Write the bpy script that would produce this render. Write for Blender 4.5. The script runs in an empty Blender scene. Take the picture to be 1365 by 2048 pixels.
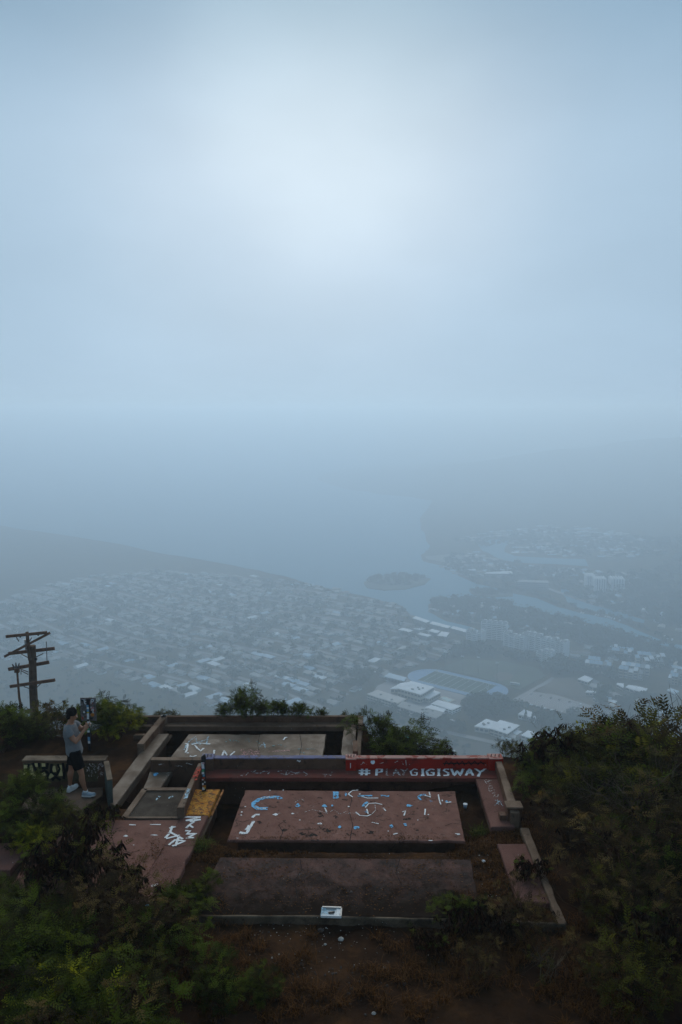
import bpy, bmesh, math, random
import numpy as np
from mathutils import Vector, Matrix
random.seed(7); rng = np.random.default_rng(11)
R = math.radians
SC = bpy.context.scene
COL = SC.collection

# ---------------------------------------------------------------- camera
CAM_Z = 370.0            # eye height above the valley floor
ZS = 362.5               # level of the ruined concrete platforms on the hilltop
FPX = 1550.0             # focal length in pixels of a 1365 x 2048 picture
PITCH = math.atan((1024 - 820) / FPX)
cam_d = bpy.data.cameras.new('camera')
cam = bpy.data.objects.new('camera', cam_d); COL.objects.link(cam)
cam.location = (0, 0, CAM_Z)
cam.rotation_euler = (math.pi / 2 - PITCH, 0, 0)
cam_d.sensor_fit = 'VERTICAL'; cam_d.sensor_height = 36.0
cam_d.lens = 36.0 * FPX / 2048
cam_d.clip_start = 0.1; cam_d.clip_end = 80000
SC.camera = cam
SC.render.resolution_x = 682; SC.render.resolution_y = 1024

# ---------------------------------------------------------------- sky, sun, exposure
SUN_EL, SUN_AZ = R(22.5), R(-2)
world = bpy.data.worlds.new('World'); SC.world = world; world.use_nodes = True
nt = world.node_tree; nt.nodes.clear()
def N(t, typ, **kw):
    n = t.nodes.new(typ)
    for k, v in kw.items():
        setattr(n, k, v)
    return n
out = N(nt, 'ShaderNodeOutputWorld'); bg = N(nt, 'ShaderNodeBackground')
bg.inputs['Strength'].default_value = 0.1
sky = N(nt, 'ShaderNodeTexSky'); sky.sky_type = 'NISHITA'; sky.sun_disc = False
sky.sun_elevation = SUN_EL; sky.sun_rotation = SUN_AZ; sky.dust_density = 3.0; sky.altitude = 370
tc = N(nt, 'ShaderNodeTexCoord')
sd = (math.sin(SUN_AZ) * math.cos(SUN_EL), math.cos(SUN_AZ) * math.cos(SUN_EL), math.sin(SUN_EL))
dotn = N(nt, 'ShaderNodeVectorMath', operation='DOT_PRODUCT'); dotn.inputs[1].default_value = sd
nrm = N(nt, 'ShaderNodeVectorMath', operation='NORMALIZE')
nt.links.new(tc.outputs['Generated'], nrm.inputs[0]); nt.links.new(nrm.outputs[0], dotn.inputs[0])
noi = N(nt, 'ShaderNodeTexNoise'); noi.inputs['Scale'].default_value = 2.2; noi.inputs['Detail'].default_value = 3
noi.inputs['Roughness'].default_value = 0.45
nt.links.new(nrm.outputs[0], noi.inputs['Vector'])
acos = N(nt, 'ShaderNodeMath', operation='ARCCOSINE'); nt.links.new(dotn.outputs['Value'], acos.inputs[0])
wob = N(nt, 'ShaderNodeMath', operation='MULTIPLY_ADD'); wob.inputs[1].default_value = 0.22; wob.inputs[2].default_value = -0.11
nt.links.new(noi.outputs['Fac'], wob.inputs[0])
ang = N(nt, 'ShaderNodeMath', operation='ADD'); nt.links.new(acos.outputs[0], ang.inputs[0]); nt.links.new(wob.outputs[0], ang.inputs[1])
ramp = N(nt, 'ShaderNodeValToRGB'); cr = ramp.color_ramp; cr.interpolation = 'B_SPLINE'
K = SKYK = 1.0
def skc(r, g, b): return (r, g, b, 1)
cr.elements[0].position = 0.0; cr.elements[0].color = skc(0.73, 0.84, 0.93)
cr.elements[1].position = 1.0; cr.elements[1].color = skc(0.32, 0.46, 0.60)
for p_, c_ in ((0.10, (0.69, 0.81, 0.905)), (0.20, (0.55, 0.67, 0.79)), (0.33, (0.44, 0.59, 0.735)), (0.50, (0.37, 0.51, 0.65)), (0.70, (0.35, 0.49, 0.63))):
    e = cr.elements.new(p_); e.color = skc(*c_)
nt.links.new(ang.outputs[0], ramp.inputs['Fac'])
# sky colour darkened and blued higher up, standing in for lens vignetting
sx_ = N(nt, 'ShaderNodeSeparateXYZ'); nt.links.new(nrm.outputs[0], sx_.inputs[0])
el_ = N(nt, 'ShaderNodeMapRange'); el_.interpolation_type = 'SMOOTHSTEP'
for k_, v_ in (('From Min', 0.25), ('From Max', 0.52)): el_.inputs[k_].default_value = v_
nt.links.new(sx_.outputs['Z'], el_.inputs['Value'])
tin = N(nt, 'ShaderNodeMix', data_type='RGBA'); tin.inputs['A'].default_value = (7.35, 7.35, 7.35, 1); tin.inputs['B'].default_value = (3.45, 4.25, 4.75, 1)
nt.links.new(el_.outputs['Result'], tin.inputs['Factor'])
# slow drifting unevenness of the cloud
no2 = N(nt, 'ShaderNodeTexNoise'); no2.inputs['Scale'].default_value = 3.2; no2.inputs['Detail'].default_value = 5; no2.inputs['Roughness'].default_value = 0.5
mp2 = N(nt, 'ShaderNodeMapping'); mp2.inputs['Scale'].default_value = (1.0, 1.0, 2.4); nt.links.new(nrm.outputs[0], mp2.inputs['Vector']); nt.links.new(mp2.outputs[0], no2.inputs['Vector'])
pat = N(nt, 'ShaderNodeMapRange')
for k_, v_ in (('From Min', 0.3), ('From Max', 0.7), ('To Min', 0.95), ('To Max', 1.04)): pat.inputs[k_].default_value = v_
nt.links.new(no2.outputs['Fac'], pat.inputs['Value'])
tsc = N(nt, 'ShaderNodeVectorMath', operation='SCALE'); nt.links.new(tin.outputs['Result'], tsc.inputs[0]); nt.links.new(pat.outputs['Result'], tsc.inputs['Scale'])
mul = N(nt, 'ShaderNodeVectorMath', operation='MULTIPLY'); nt.links.new(tsc.outputs[0], mul.inputs[1])
nt.links.new(ramp.outputs['Color'], mul.inputs[0])
mixc = N(nt, 'ShaderNodeMix', data_type='RGBA'); mixc.inputs['Factor'].default_value = 0.999   # thick cloud over the clear sky
nt.links.new(sky.outputs['Color'], mixc.inputs['A']); nt.links.new(mul.outputs[0], mixc.inputs['B'])
nt.links.new(mixc.outputs['Result'], bg.inputs['Color']); nt.links.new(bg.outputs[0], out.inputs['Surface'])

sl = bpy.data.lights.new('sun', 'SUN'); sl.energy = 1.5; sl.angle = R(70); sl.color = (1.0, 0.94, 0.83)
so = bpy.data.objects.new('sun', sl); COL.objects.link(so)
so.rotation_euler = Vector((-sd[0], -sd[1], -sd[2])).to_track_quat('-Z', 'Y').to_euler()
so.location = (0, 0, 500)

vs = SC.view_settings; vs.view_transform = 'Standard'; vs.look = 'None'; vs.gamma = 1; vs.exposure = 0.52
vs.use_curve_mapping = False
SC.cycles.volume_bounces = 6; SC.cycles.max_bounces = 8; SC.cycles.transparent_max_bounces = 12
SC.cycles.use_denoising = True

# ---------------------------------------------------------------- helpers
CP, SP = math.cos(PITCH), math.sin(PITCH)
def ray(px, py):
    x, y, z = px - 682.5, FPX, -(py - 1024.0)
    return x, y * CP + z * SP, -y * SP + z * CP
def W(px, py, z):                       # the point of level z seen at this pixel of the photograph
    x, y, zz = ray(px, py); t = (z - CAM_Z) / zz
    return Vector((x * t, y * t, z))
def G(px, py, dz=0.0): return W(px, py, ZS + dz)
def P(px, py, Y):                       # the point at distance Y seen at this pixel
    x, y, z = ray(px, py); t = Y / y
    return Vector((x * t, Y, CAM_Z + z * t))

def tag(o, label=None, cat=None, group=None, kind=None):
    if label: o['label'] = label
    if cat: o['category'] = cat
    if group: o['group'] = group
    if kind: o['kind'] = kind
    return o
def empty(name, loc=(0, 0, 0), rz=0.0, label=None, cat=None, group=None):
    o = bpy.data.objects.new(name, None); COL.objects.link(o)
    o.location = loc; o.rotation_euler = (0, 0, rz); o.empty_display_size = 0.3
    return tag(o, label, cat, group)
def link(name, me, parent=None):
    o = bpy.data.objects.new(name, me); COL.objects.link(o)
    if parent is not None: o.parent = parent
    return o
def kids(o): return CH.get(o.name, [])
def copy_tree(root, loc, rz=0.0, sc=1.0):
    r = root.copy(); COL.objects.link(r); r.location = loc; r.rotation_euler = (0, 0, rz)
    r.scale = (sc, sc, sc) if not isinstance(sc, tuple) else sc
    for ch in list(root.children):
        c = ch.copy(); COL.objects.link(c); c.parent = r
        for g in list(ch.children):
            d = g.copy(); COL.objects.link(d); d.parent = c
    return r

class MB:
    def __init__(s): s.v = []; s.f = []; s.m = []
    def add(s, vs, fs, mi=0):
        b = len(s.v); s.v += [tuple(p) for p in vs]
        for f in fs: s.f.append([b + i for i in f]); s.m.append(mi)
        return s
    def box(s, c, size, rz=0.0, mi=0, tilt=None):
        hx, hy, hz = size[0] / 2, size[1] / 2, size[2] / 2
        M = Matrix.Rotation(rz, 3, 'Z')
        if tilt is not None: M = tilt
        pts = [Vector(c) + M @ Vector((x * hx, y * hy, z * hz)) for z in (-1, 1) for x, y in ((-1, -1), (1, -1), (1, 1), (-1, 1))]
        return s.add(pts, [(3, 2, 1, 0), (4, 5, 6, 7), (0, 1, 5, 4), (1, 2, 6, 5), (2, 3, 7, 6), (3, 0, 4, 7)], mi)
    def prism(s, poly, z0, z1, mi=0, bev=0.0):
        n = len(poly)
        a = sum(poly[i][0] * poly[(i + 1) % n][1] - poly[(i + 1) % n][0] * poly[i][1] for i in range(n))
        if a < 0: poly = list(reversed(poly))
        if bev:
            c = Vector((sum(p[0] for p in poly) / n, sum(p[1] for p in poly) / n, 0))
            inner = inset(poly, bev)
            vs = [(p[0], p[1], z0) for p in poly] + [(p[0], p[1], z1 - bev) for p in poly] + [(p[0], p[1], z1) for p in inner]
            fs = [list(range(n - 1, -1, -1)), list(range(2 * n, 3 * n))]
            for i in range(n):
                j = (i + 1) % n
                fs += [(i, j, n + j, n + i), (n + i, n + j, 2 * n + j, 2 * n + i)]
            return s.add(vs, fs, mi)
        vs = [(p[0], p[1], z0) for p in poly] + [(p[0], p[1], z1) for p in poly]
        fs = [list(range(n - 1, -1, -1)), list(range(n, 2 * n))] + [(i, (i + 1) % n, n + (i + 1) % n, n + i) for i in range(n)]
        return s.add(vs, fs, mi)
    def tube(s, pts, rad, n=6, mi=0, cap=True, sx=1.0):
        pts = [Vector(p) for p in pts]
        if not hasattr(rad, '__len__'): rad = [rad] * len(pts)
        b = len(s.v); up = None
        for i, p in enumerate(pts):
            d = (pts[min(i + 1, len(pts) - 1)] - pts[max(i - 1, 0)])
            d = d.normalized() if d.length > 1e-9 else Vector((0, 0, 1))
            if up is None:
                up = d.orthogonal().normalized()
            up = (up - d * up.dot(d)); up = up.normalized() if up.length > 1e-6 else d.orthogonal().normalized()
            si = d.cross(up)
            for k in range(n):
                a = 2 * math.pi * k / n
                s.v.append(tuple(p + (up * math.cos(a) + si * math.sin(a) * sx) * rad[i]))
        for i in range(len(pts) - 1):
            for k in range(n):
                k2 = (k + 1) % n
                s.f.append([b + i * n + k, b + i * n + k2, b + (i + 1) * n + k2, b + (i + 1) * n + k]); s.m.append(mi)
        if cap:
            s.f.append([b + k for k in range(n - 1, -1, -1)]); s.m.append(mi)
            e = b + (len(pts) - 1) * n; s.f.append([e + k for k in range(n)]); s.m.append(mi)
        return s
    def ell(s, c, r, n=10, m=7, mi=0, M=None):
        b = len(s.v); c = Vector(c)
        for i in range(m + 1):
            t = math.pi * i / m
            for k in range(n):
                a = 2 * math.pi * k / n
                q = Vector((r[0] * math.sin(t) * math.cos(a), r[1] * math.sin(t) * math.sin(a), r[2] * math.cos(t)))
                if M is not None: q = M @ q
                s.v.append(tuple(c + q))
        for i in range(m):
            for k in range(n):
                k2 = (k + 1) % n
                s.f.append([b + i * n + k, b + (i + 1) * n + k, b + (i + 1) * n + k2, b + i * n + k2]); s.m.append(mi)
        return s
    def mesh(s, name, mats, smooth=False):
        me = bpy.data.meshes.new(name); me.from_pydata(s.v, [], s.f)
        for m in (mats if isinstance(mats, (list, tuple)) else [mats]): me.materials.append(m)
        if len(me.materials) > 1: me.polygons.foreach_set('material_index', s.m)
        if smooth: me.polygons.foreach_set('use_smooth', [True] * len(me.polygons))
        me.update(); return me
    def build(s, name, mats, parent=None, smooth=False):
        return link(name, s.mesh(name, mats, smooth), parent)

def inset(poly, d):
    n = len(poly); out_ = []
    for i in range(n):
        a, b, c = Vector(poly[i - 1][:2]), Vector(poly[i][:2]), Vector(poly[(i + 1) % n][:2])
        e1 = (b - a).normalized(); e2 = (c - b).normalized()
        n1 = Vector((-e1.y, e1.x)); n2 = Vector((-e2.y, e2.x))
        k = (n1 + n2); k = k / max(0.3, (1 + n1.dot(n2)))
        out_.append((b.x + k.x * d, b.y + k.y * d))
    return out_
def quads_mesh(name, V, mat, tint=None, size=4):
    V = np.asarray(V, dtype=np.float32).reshape(-1, 3); nv = len(V); nf = nv // size
    me = bpy.data.meshes.new(name)
    me.vertices.add(nv); me.vertices.foreach_set('co', V.ravel())
    me.loops.add(nv); me.loops.foreach_set('vertex_index', np.arange(nv, dtype=np.int32))
    me.polygons.add(nf); me.polygons.foreach_set('loop_start', np.arange(0, nv, size, dtype=np.int32))
    me.polygons.foreach_set('loop_total', np.full(nf, size, dtype=np.int32))
    for m in (mat if isinstance(mat, (list, tuple)) else [mat]): me.materials.append(m)
    if tint is not None:
        at = me.attributes.new('tint', 'FLOAT', 'POINT'); at.data.foreach_set('value', np.asarray(tint, dtype=np.float32))
    me.update(); me.validate(); return me

# ---------------------------------------------------------------- materials
def newmat(name):
    m = bpy.data.materials.new(name); m.use_nodes = True; t = m.node_tree
    b = t.nodes['Principled BSDF']; return m, t, b
def simple(name, col, rough=0.7, metal=0.0, spec=0.4, var=0.0, scale=3.0, bump=0.0, emis=None):
    m, t, b = newmat(name)
    b.inputs['Roughness'].default_value = rough; b.inputs['Metallic'].default_value = metal
    b.inputs['Specular IOR Level'].default_value = spec
    b.inputs['Base Color'].default_value = (*col, 1)
    if var or bump:
        tcn = N(t, 'ShaderNodeTexCoord'); n = N(t, 'ShaderNodeTexNoise'); n.inputs['Scale'].default_value = scale; n.inputs['Detail'].default_value = 6
        t.links.new(tcn.outputs['Object'], n.inputs['Vector'])
        if var:
            r = N(t, 'ShaderNodeValToRGB'); r.color_ramp.elements[0].position = 0.3; r.color_ramp.elements[1].position = 0.7
            r.color_ramp.elements[0].color = (*[c * (1 - var) for c in col], 1); r.color_ramp.elements[1].color = (*[min(1, c * (1 + var)) for c in col], 1)
            t.links.new(n.outputs['Fac'], r.inputs['Fac']); t.links.new(r.outputs['Color'], b.inputs['Base Color'])
        if bump:
            bp = N(t, 'ShaderNodeBump'); bp.inputs['Strength'].default_value = bump; bp.inputs['Distance'].default_value = 0.01
            t.links.new(n.outputs['Fac'], bp.inputs['Height']); t.links.new(bp.outputs[0], b.inputs['Normal'])
    return m
def concrete(name, col, col2, stain=(0.03, 0.022, 0.018), amt=0.5, wet=0.35, sc=1.0, speck=True, paint=None, spec=0.02, dirt=None, thr=0.56):
    """weathered wet concrete: two broad tones, dark stains, grit, small pale chips, wet sheen"""
    m, t, b = newmat(name); L = t.links.new
    tcn = N(t, 'ShaderNodeTexCoord'); V = tcn.outputs['Object']
    def noise(s, d=6, r=0.6, dist=0.0):
        n = N(t, 'ShaderNodeTexNoise'); n.inputs['Scale'].default_value = s * sc; n.inputs['Detail'].default_value = d
        n.inputs['Roughness'].default_value = r; n.inputs['Distortion'].default_value = dist; L(V, n.inputs['Vector']); return n.outputs['Fac']
    def rng_(f, a, c):
        n = N(t, 'ShaderNodeMapRange'); n.inputs['From Min'].default_value = a; n.inputs['From Max'].default_value = c; L(f, n.inputs['Value']); return n.outputs['Result']
    def mix(f, A, B):
        n = N(t, 'ShaderNodeMix', data_type='RGBA')
        if isinstance(f, float): n.inputs['Factor'].default_value = f
        else: L(f, n.inputs['Factor'])
        for k, x in (('A', A), ('B', B)):
            if isinstance(x, tuple): n.inputs[k].default_value = (*x, 1)
            else: L(x, n.inputs[k])
        return n.outputs['Result']
    c = mix(rng_(noise(1.7), 0.35, 0.65), col, col2)
    c = mix(rng_(noise(55, 3), 0.35, 0.75), c, mix(0.55, c, stain))
    st = N(t, 'ShaderNodeMath', operation='MULTIPLY'); L(rng_(noise(2.6, 10, 0.7, 1.2), thr, thr + 0.10), st.inputs[0]); st.inputs[1].default_value = amt
    c = mix(st.outputs[0], c, stain)
    if paint:
        pm = N(t, 'ShaderNodeMath', operation='MULTIPLY'); L(rng_(noise(5, 8, 0.7, 0.6), 0.42, 0.5), pm.inputs[0]); pm.inputs[1].default_value = 0.9
        c = mix(pm.outputs[0], c, paint)
    if speck:
        vo = N(t, 'ShaderNodeTexVoronoi'); vo.inputs['Scale'].default_value = 9 * sc; L(V, vo.inputs['Vector'])
        lt = N(t, 'ShaderNodeMath', operation='LESS_THAN'); lt.inputs[1].default_value = 0.07; L(vo.outputs['Distance'], lt.inputs[0])
        sp_ = N(t, 'ShaderNodeMath', operation='MULTIPLY'); L(lt.outputs[0], sp_.inputs[0]); L(rng_(noise(3, 2), 0.54, 0.57), sp_.inputs[1])
        c = mix(sp_.outputs[0], c, (0.5, 0.47, 0.43))
    if dirt:
        # washed-in soil, thickest towards the kerb side of the slab
        sy = N(t, 'ShaderNodeSeparateXYZ'); L(V, sy.inputs[0])
        ma = N(t, 'ShaderNodeMath', operation='MULTIPLY_ADD'); L(sy.outputs['Y'], ma.inputs[0]); ma.inputs[1].default_value = -0.38; ma.inputs[2].default_value = -0.33
        ad = N(t, 'ShaderNodeMath', operation='ADD'); L(ma.outputs[0], ad.inputs[0]); L(noise(2.4, 10, 0.75, 0.5), ad.inputs[1])
        c = mix(rng_(ad.outputs[0], 0.0, 0.36), c, dirt)
    L(c, b.inputs['Base Color'])
    rr = N(t, 'ShaderNodeMapRange'); rr.inputs['From Min'].default_value = 0.35; rr.inputs['From Max'].default_value = 0.65
    rr.inputs['To Min'].default_value = wet; rr.inputs['To Max'].default_value = wet + 0.35
    L(noise(2.1, 5), rr.inputs['Value']); L(rr.outputs['Result'], b.inputs['Roughness'])
    b.inputs['Specular IOR Level'].default_value = spec
    bp = N(t, 'ShaderNodeBump'); bp.inputs['Strength'].default_value = 0.5; bp.inputs['Distance'].default_value = 0.012
    L(noise(22, 8, 0.7), bp.inputs['Height']); L(bp.outputs[0], b.inputs['Normal'])
    return m
def worn_paint(name, col, cover=0.5, sc=14.0):
    """spray paint worn through to what lies below"""
    m, t, b = newmat(name); L = t.links.new
    b.inputs['Base Color'].default_value = (*col, 1); b.inputs['Roughness'].default_value = 0.75; b.inputs['Specular IOR Level'].default_value = 0.05
    tcn = N(t, 'ShaderNodeTexCoord'); n = N(t, 'ShaderNodeTexNoise'); n.inputs['Scale'].default_value = sc; n.inputs['Detail'].default_value = 6; n.inputs['Roughness'].default_value = 0.7
    L(tcn.outputs['Object'], n.inputs['Vector'])
    r = N(t, 'ShaderNodeMapRange'); r.inputs['From Min'].default_value = 0.62 - cover * 0.35; r.inputs['From Max'].default_value = 0.7 - cover * 0.35
    L(n.outputs['Fac'], r.inputs['Value']); L(r.outputs['Result'], b.inputs['Alpha'])
    return m
def leafmat(name, dark, light, rough=0.65, trans=True):
    m, t, b = newmat(name); L = t.links.new
    a = N(t, 'ShaderNodeAttribute'); a.attribute_name = 'tint'
    r = N(t, 'ShaderNodeValToRGB'); r.color_ramp.elements[0].color = (*dark, 1); r.color_ramp.elements[1].color = (*light, 1)
    L(a.outputs['Fac'], r.inputs['Fac']); L(r.outputs['Color'], b.inputs['Base Color'])
    b.inputs['Roughness'].default_value = rough; b.inputs['Specular IOR Level'].default_value = 0.03
    if trans:
        tr = N(t, 'ShaderNodeBsdfTranslucent'); L(r.outputs['Color'], tr.inputs['Color'])
        mx = N(t, 'ShaderNodeMixShader'); mx.inputs[0].default_value = 0.38
        o = t.nodes['Material Output']; L(b.outputs[0], mx.inputs[1]); L(tr.outputs[0], mx.inputs[2]); L(mx.outputs[0], o.inputs['Surface'])
    return m

M = {}
M['slab_red'] = concrete('red_brown_concrete', (0.28, 0.135, 0.102), (0.20, 0.096, 0.073), amt=0.75, wet=0.6, sc=1.7)
M['slab_red2'] = concrete('dusty_red_concrete', (0.22, 0.105, 0.082), (0.16, 0.077, 0.060), amt=0.6, wet=0.6)
M['slab_grey'] = concrete('grey_brown_concrete', (0.19, 0.138, 0.098), (0.13, 0.083, 0.055), amt=0.5, wet=0.3, spec=0.08, sc=1.4)
M['ledge'] = concrete('brown_wet_concrete', (0.20, 0.122, 0.080), (0.14, 0.082, 0.052), amt=0.5, wet=0.25, spec=0.1, sc=1.5)
M['wall'] = concrete('shaded_wall_concrete', (0.18, 0.098, 0.062), (0.11, 0.060, 0.038), amt=0.6, wet=0.4, sc=1.5)  # wall faces: darker than the tops, their shade put into the colour
M['walltop'] = concrete('lit_top_concrete', (0.26, 0.175, 0.120), (0.15, 0.095, 0.064), amt=0.6, wet=0.4, sc=1.5)  # paler copy for wall tops, the light on them put into the colour
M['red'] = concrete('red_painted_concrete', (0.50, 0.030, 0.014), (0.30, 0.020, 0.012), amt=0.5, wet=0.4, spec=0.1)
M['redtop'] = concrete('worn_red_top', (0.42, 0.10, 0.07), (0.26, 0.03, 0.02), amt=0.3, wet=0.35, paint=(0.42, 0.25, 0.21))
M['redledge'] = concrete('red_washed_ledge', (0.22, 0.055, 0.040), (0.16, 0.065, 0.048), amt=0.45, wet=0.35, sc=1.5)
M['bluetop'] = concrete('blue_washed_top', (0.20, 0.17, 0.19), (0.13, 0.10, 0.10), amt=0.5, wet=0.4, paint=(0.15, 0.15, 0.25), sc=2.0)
M['yellow'] = concrete('yellow_painted_concrete', (0.66, 0.33, 0.05), (0.60, 0.19, 0.02), stain=(0.10, 0.05, 0.035), amt=0.9, wet=0.35, sc=4.0, thr=0.47)
M['rough'] = concrete('rough_aggregate', (0.082, 0.065, 0.049), (0.058, 0.044, 0.034), amt=0.5, wet=0.45, sc=2.5)
M['dirty'] = concrete('dirty_dark_concrete', (0.15, 0.078, 0.062), (0.05, 0.037, 0.033), stain=(0.014, 0.010, 0.008), amt=0.9, wet=0.6, dirt=(0.016, 0.010, 0.007), sc=1.5)
M['kerb'] = concrete('kerb_concrete', (0.21, 0.155, 0.105), (0.07, 0.048, 0.032), amt=0.7, wet=0.45, sc=1.6)
M['p_white'] = worn_paint('white_spray', (0.75, 0.74, 0.72), 0.75)
M['p_white2'] = worn_paint('faded_white_spray', (0.6, 0.55, 0.52), 0.42, 26)
M['p_pink'] = worn_paint('pink_spray', (0.55, 0.30, 0.27), 0.35, 26)
M['p_blue'] = worn_paint('light_blue_spray', (0.18, 0.45, 0.68), 0.6)
M['p_blue2'] = worn_paint('pale_blue_spray', (0.42, 0.58, 0.66), 0.45, 22)
M['p_teal'] = worn_paint('teal_spray', (0.15, 0.32, 0.33), 0.35, 22)
M['p_black'] = worn_paint('black_spray', (0.012, 0.011, 0.012), 0.9)
M['p_cream'] = worn_paint('cream_spray', (0.62, 0.52, 0.24), 0.9)
M['p_orange'] = worn_paint('orange_spray', (0.6, 0.26, 0.1), 0.6)
M['p_red'] = worn_paint('red_spray', (0.45, 0.07, 0.045), 0.45)
M['p_grime'] = worn_paint('grime', (0.02, 0.017, 0.015), 0.42, 9)
M['wood'] = simple('weathered_wood', (0.10, 0.066, 0.045), 0.85, spec=0.05, var=0.4, scale=4, bump=0.4)
M['wood2'] = simple('brown_arm_wood', (0.15, 0.085, 0.055), 0.8, spec=0.05, var=0.35, scale=6)
M['steel'] = simple('dull_steel', (0.10, 0.09, 0.085), 0.5, 0.6, var=0.3)
M['zinc'] = simple('galvanised_metal', (0.35, 0.35, 0.34), 0.5, 0.5, var=0.25)
M['white'] = simple('white_paint', (0.72, 0.74, 0.75), 0.5, var=0.08)
M['black'] = simple('black_plastic', (0.01, 0.01, 0.012), 0.4)
M['twig'] = simple('bark', (0.070, 0.040, 0.022), 0.9, spec=0.02, var=0.4, scale=8)
M['twigpale'] = simple('pale_bark', (0.12, 0.085, 0.055), 0.9, spec=0.02, var=0.4, scale=8)
M['leaf'] = leafmat('feathery_leaf', (0.018, 0.015, 0.004), (0.115, 0.145, 0.016))
M['leafy'] = leafmat('yellow_green_leaf', (0.024, 0.028, 0.003), (0.36, 0.34, 0.018))
M['leafd'] = leafmat('dull_leaf', (0.024, 0.018, 0.005), (0.13, 0.12, 0.016))
M['leafb'] = leafmat('dull_brown_leaf', (0.040, 0.026, 0.010), (0.17, 0.11, 0.035))
M['pod'] = leafmat('seed_pod', (0.010, 0.005, 0.003), (0.075, 0.030, 0.015), trans=False)
M['grass'] = leafmat('dry_grass', (0.030, 0.013, 0.005), (0.19, 0.085, 0.028))
M['grassg'] = leafmat('green_grass', (0.03, 0.035, 0.006), (0.14, 0.15, 0.025))
# ---------------------------------------------------------------- terrain
def smooth(a, b, x):
    t = np.clip((x - a) / (b - a), 0, 1); return t * t * (3 - 2 * t)
_ph = np.random.default_rng(5).uniform(0, 6.28, (14, 2)); _fr = np.random.default_rng(6).normal(0, 1, (14, 2))
def fbm(x, y, s):
    z = np.zeros_like(x, dtype=float)
    for i in range(14):
        k = 1.7 ** (i % 5)
        z += np.sin((x * _fr[i, 0] + y * _fr[i, 1]) * k / s + _ph[i, 0]) * np.cos((y * _fr[i, 0] - x * _fr[i, 1]) * k / s * 0.7 + _ph[i, 1]) / k
    return z / 6
def hill_z(x, y):
    """height of the ground everywhere: hilltop, its steep flanks, flat town, hills in the mist"""
    x = np.asarray(x, float); y = np.asarray(y, float)
    rim = 18.6 - 2.3 * smooth(0.4, 1.0, x) - 1.2 * smooth(-5.0, -6.5, x) - 2.0 * smooth(3.6, 6, x)
    dy = np.maximum(y - rim, 0); dx = np.maximum(x - 5.0, 0) * 0.45; dxl = np.maximum(-x - 12, 0) * 0.5; db = np.maximum(-y - 25, 0)
    d = np.sqrt(dy ** 2 + dx ** 2 + dxl ** 2 + db ** 2)
    z = ZS - 0.1 - 0.55 * d - 0.5 * (1 - np.exp(-d))
    z = z + fbm(x, y, 14) * np.clip(d * 0.15, 0, 9) * (z > 5)
    base = 1.5 * fbm(x, y, 300)
    z = np.where(z > 6, z, 6 - 6 * (1 - np.exp(-(6 - z) / 6.0)))
    # hills behind the marina, on the right
    def bump(cx, cy, rx, ry, h):
        return h * np.exp(-(((x - cx) / rx) ** 2 + ((y - cy) / ry) ** 2))
    m = bump(2600, 4100, 1300, 900, 250) + bump(1250, 4300, 800, 700, 80) + bump(1060, 1650, 300, 420, 95)
    m = m * (1 + 0.25 * fbm(x, y, 260))
    z = z + np.where(m > 6, m - 6, 0) + 0 * base
    return z
def pits(x, y):
    """soil level inside the ruin, relative to the platforms"""
    def reg(poly, w=0.08):
        dmin = np.full(x.shape, 1e9); n = len(poly)
        a = sum(poly[i][0] * poly[(i + 1) % n][1] - poly[(i + 1) % n][0] * poly[i][1] for i in range(n))
        if a < 0: poly = poly[::-1]
        for i in range(n):
            (x0, y0), (x1, y1) = poly[i], poly[(i + 1) % n]; l = math.hypot(x1 - x0, y1 - y0)
            dmin = np.minimum(dmin, ((x1 - x0) * (y - y0) - (y1 - y0) * (x - x0)) / l)
        return smooth(-w, w, dmin)
    g = lambda L_: [tuple(G(*p)[:2]) for p in L_]
    z = np.full(x.shape, -0.10)
    z = z + (-0.62) * reg(g([(300, 1447), (706, 1447), (702, 1516), (250, 1605), (238, 1598)]))
    z = z + (-0.55) * reg(g([(352, 1545), (985, 1545), (998, 1640), (920, 1690), (470, 1690), (350, 1640), (322, 1578)])) * (0.35 + 0.65 * smooth(12.4, 13.8, y + 0.0 * x)) * (1 - 0.55 * smooth(1.6, 2.6, x))
    z = z + (-0.4) * reg(g([(318, 1545), (400, 1545), (372, 1578), (300, 1578)]))
    # soil washed over the lower slab and up to the kerb
    z = z + 0.07 * reg(g([(430, 1760), (955, 1760), (990, 1830), (380, 1830)]), 0.35) * (0.75 + 0.35 * fbm(x, y, 0.35))
    return z
def build_ground():
    rs = np.concatenate([[0.0], np.geomspace(6, 15000, 130)]); na = 220
    A = np.linspace(0, 2 * math.pi, na, endpoint=False)
    # finer in front
    A = np.sort(np.concatenate([np.linspace(R(55), R(125), 150), np.linspace(R(125), R(415), 90)[1:-1] % (2 * math.pi)])); na = len(A)
    cy = 8.0
    X = rs[:, None] * np.cos(A)[None]; Y = cy + rs[:, None] * np.sin(A)[None]
    Z = hill_z(X, Y); r = np.hypot(X, Y - cy); Z = Z - 0.6 * (r < 26) - 0.6 * np.clip((30 - r) / 4, 0, 1) * (r >= 26)
    V = np.stack([X, Y, Z], -1).reshape(-1, 3)
    F = []
    for i in range(len(rs) - 1):
        for j in range(na):
            j2 = (j + 1) % na
            F.append((i * na + j, (i + 1) * na + j, (i + 1) * na + j2, i * na + j2) if i else (0 * na + j, na + j, na + j2))
    me = bpy.data.meshes.new('ground'); me.from_pydata(V.tolist(), [], F)
    me.polygons.foreach_set('use_smooth', [True] * len(me.polygons)); me.update()
    return me
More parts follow.
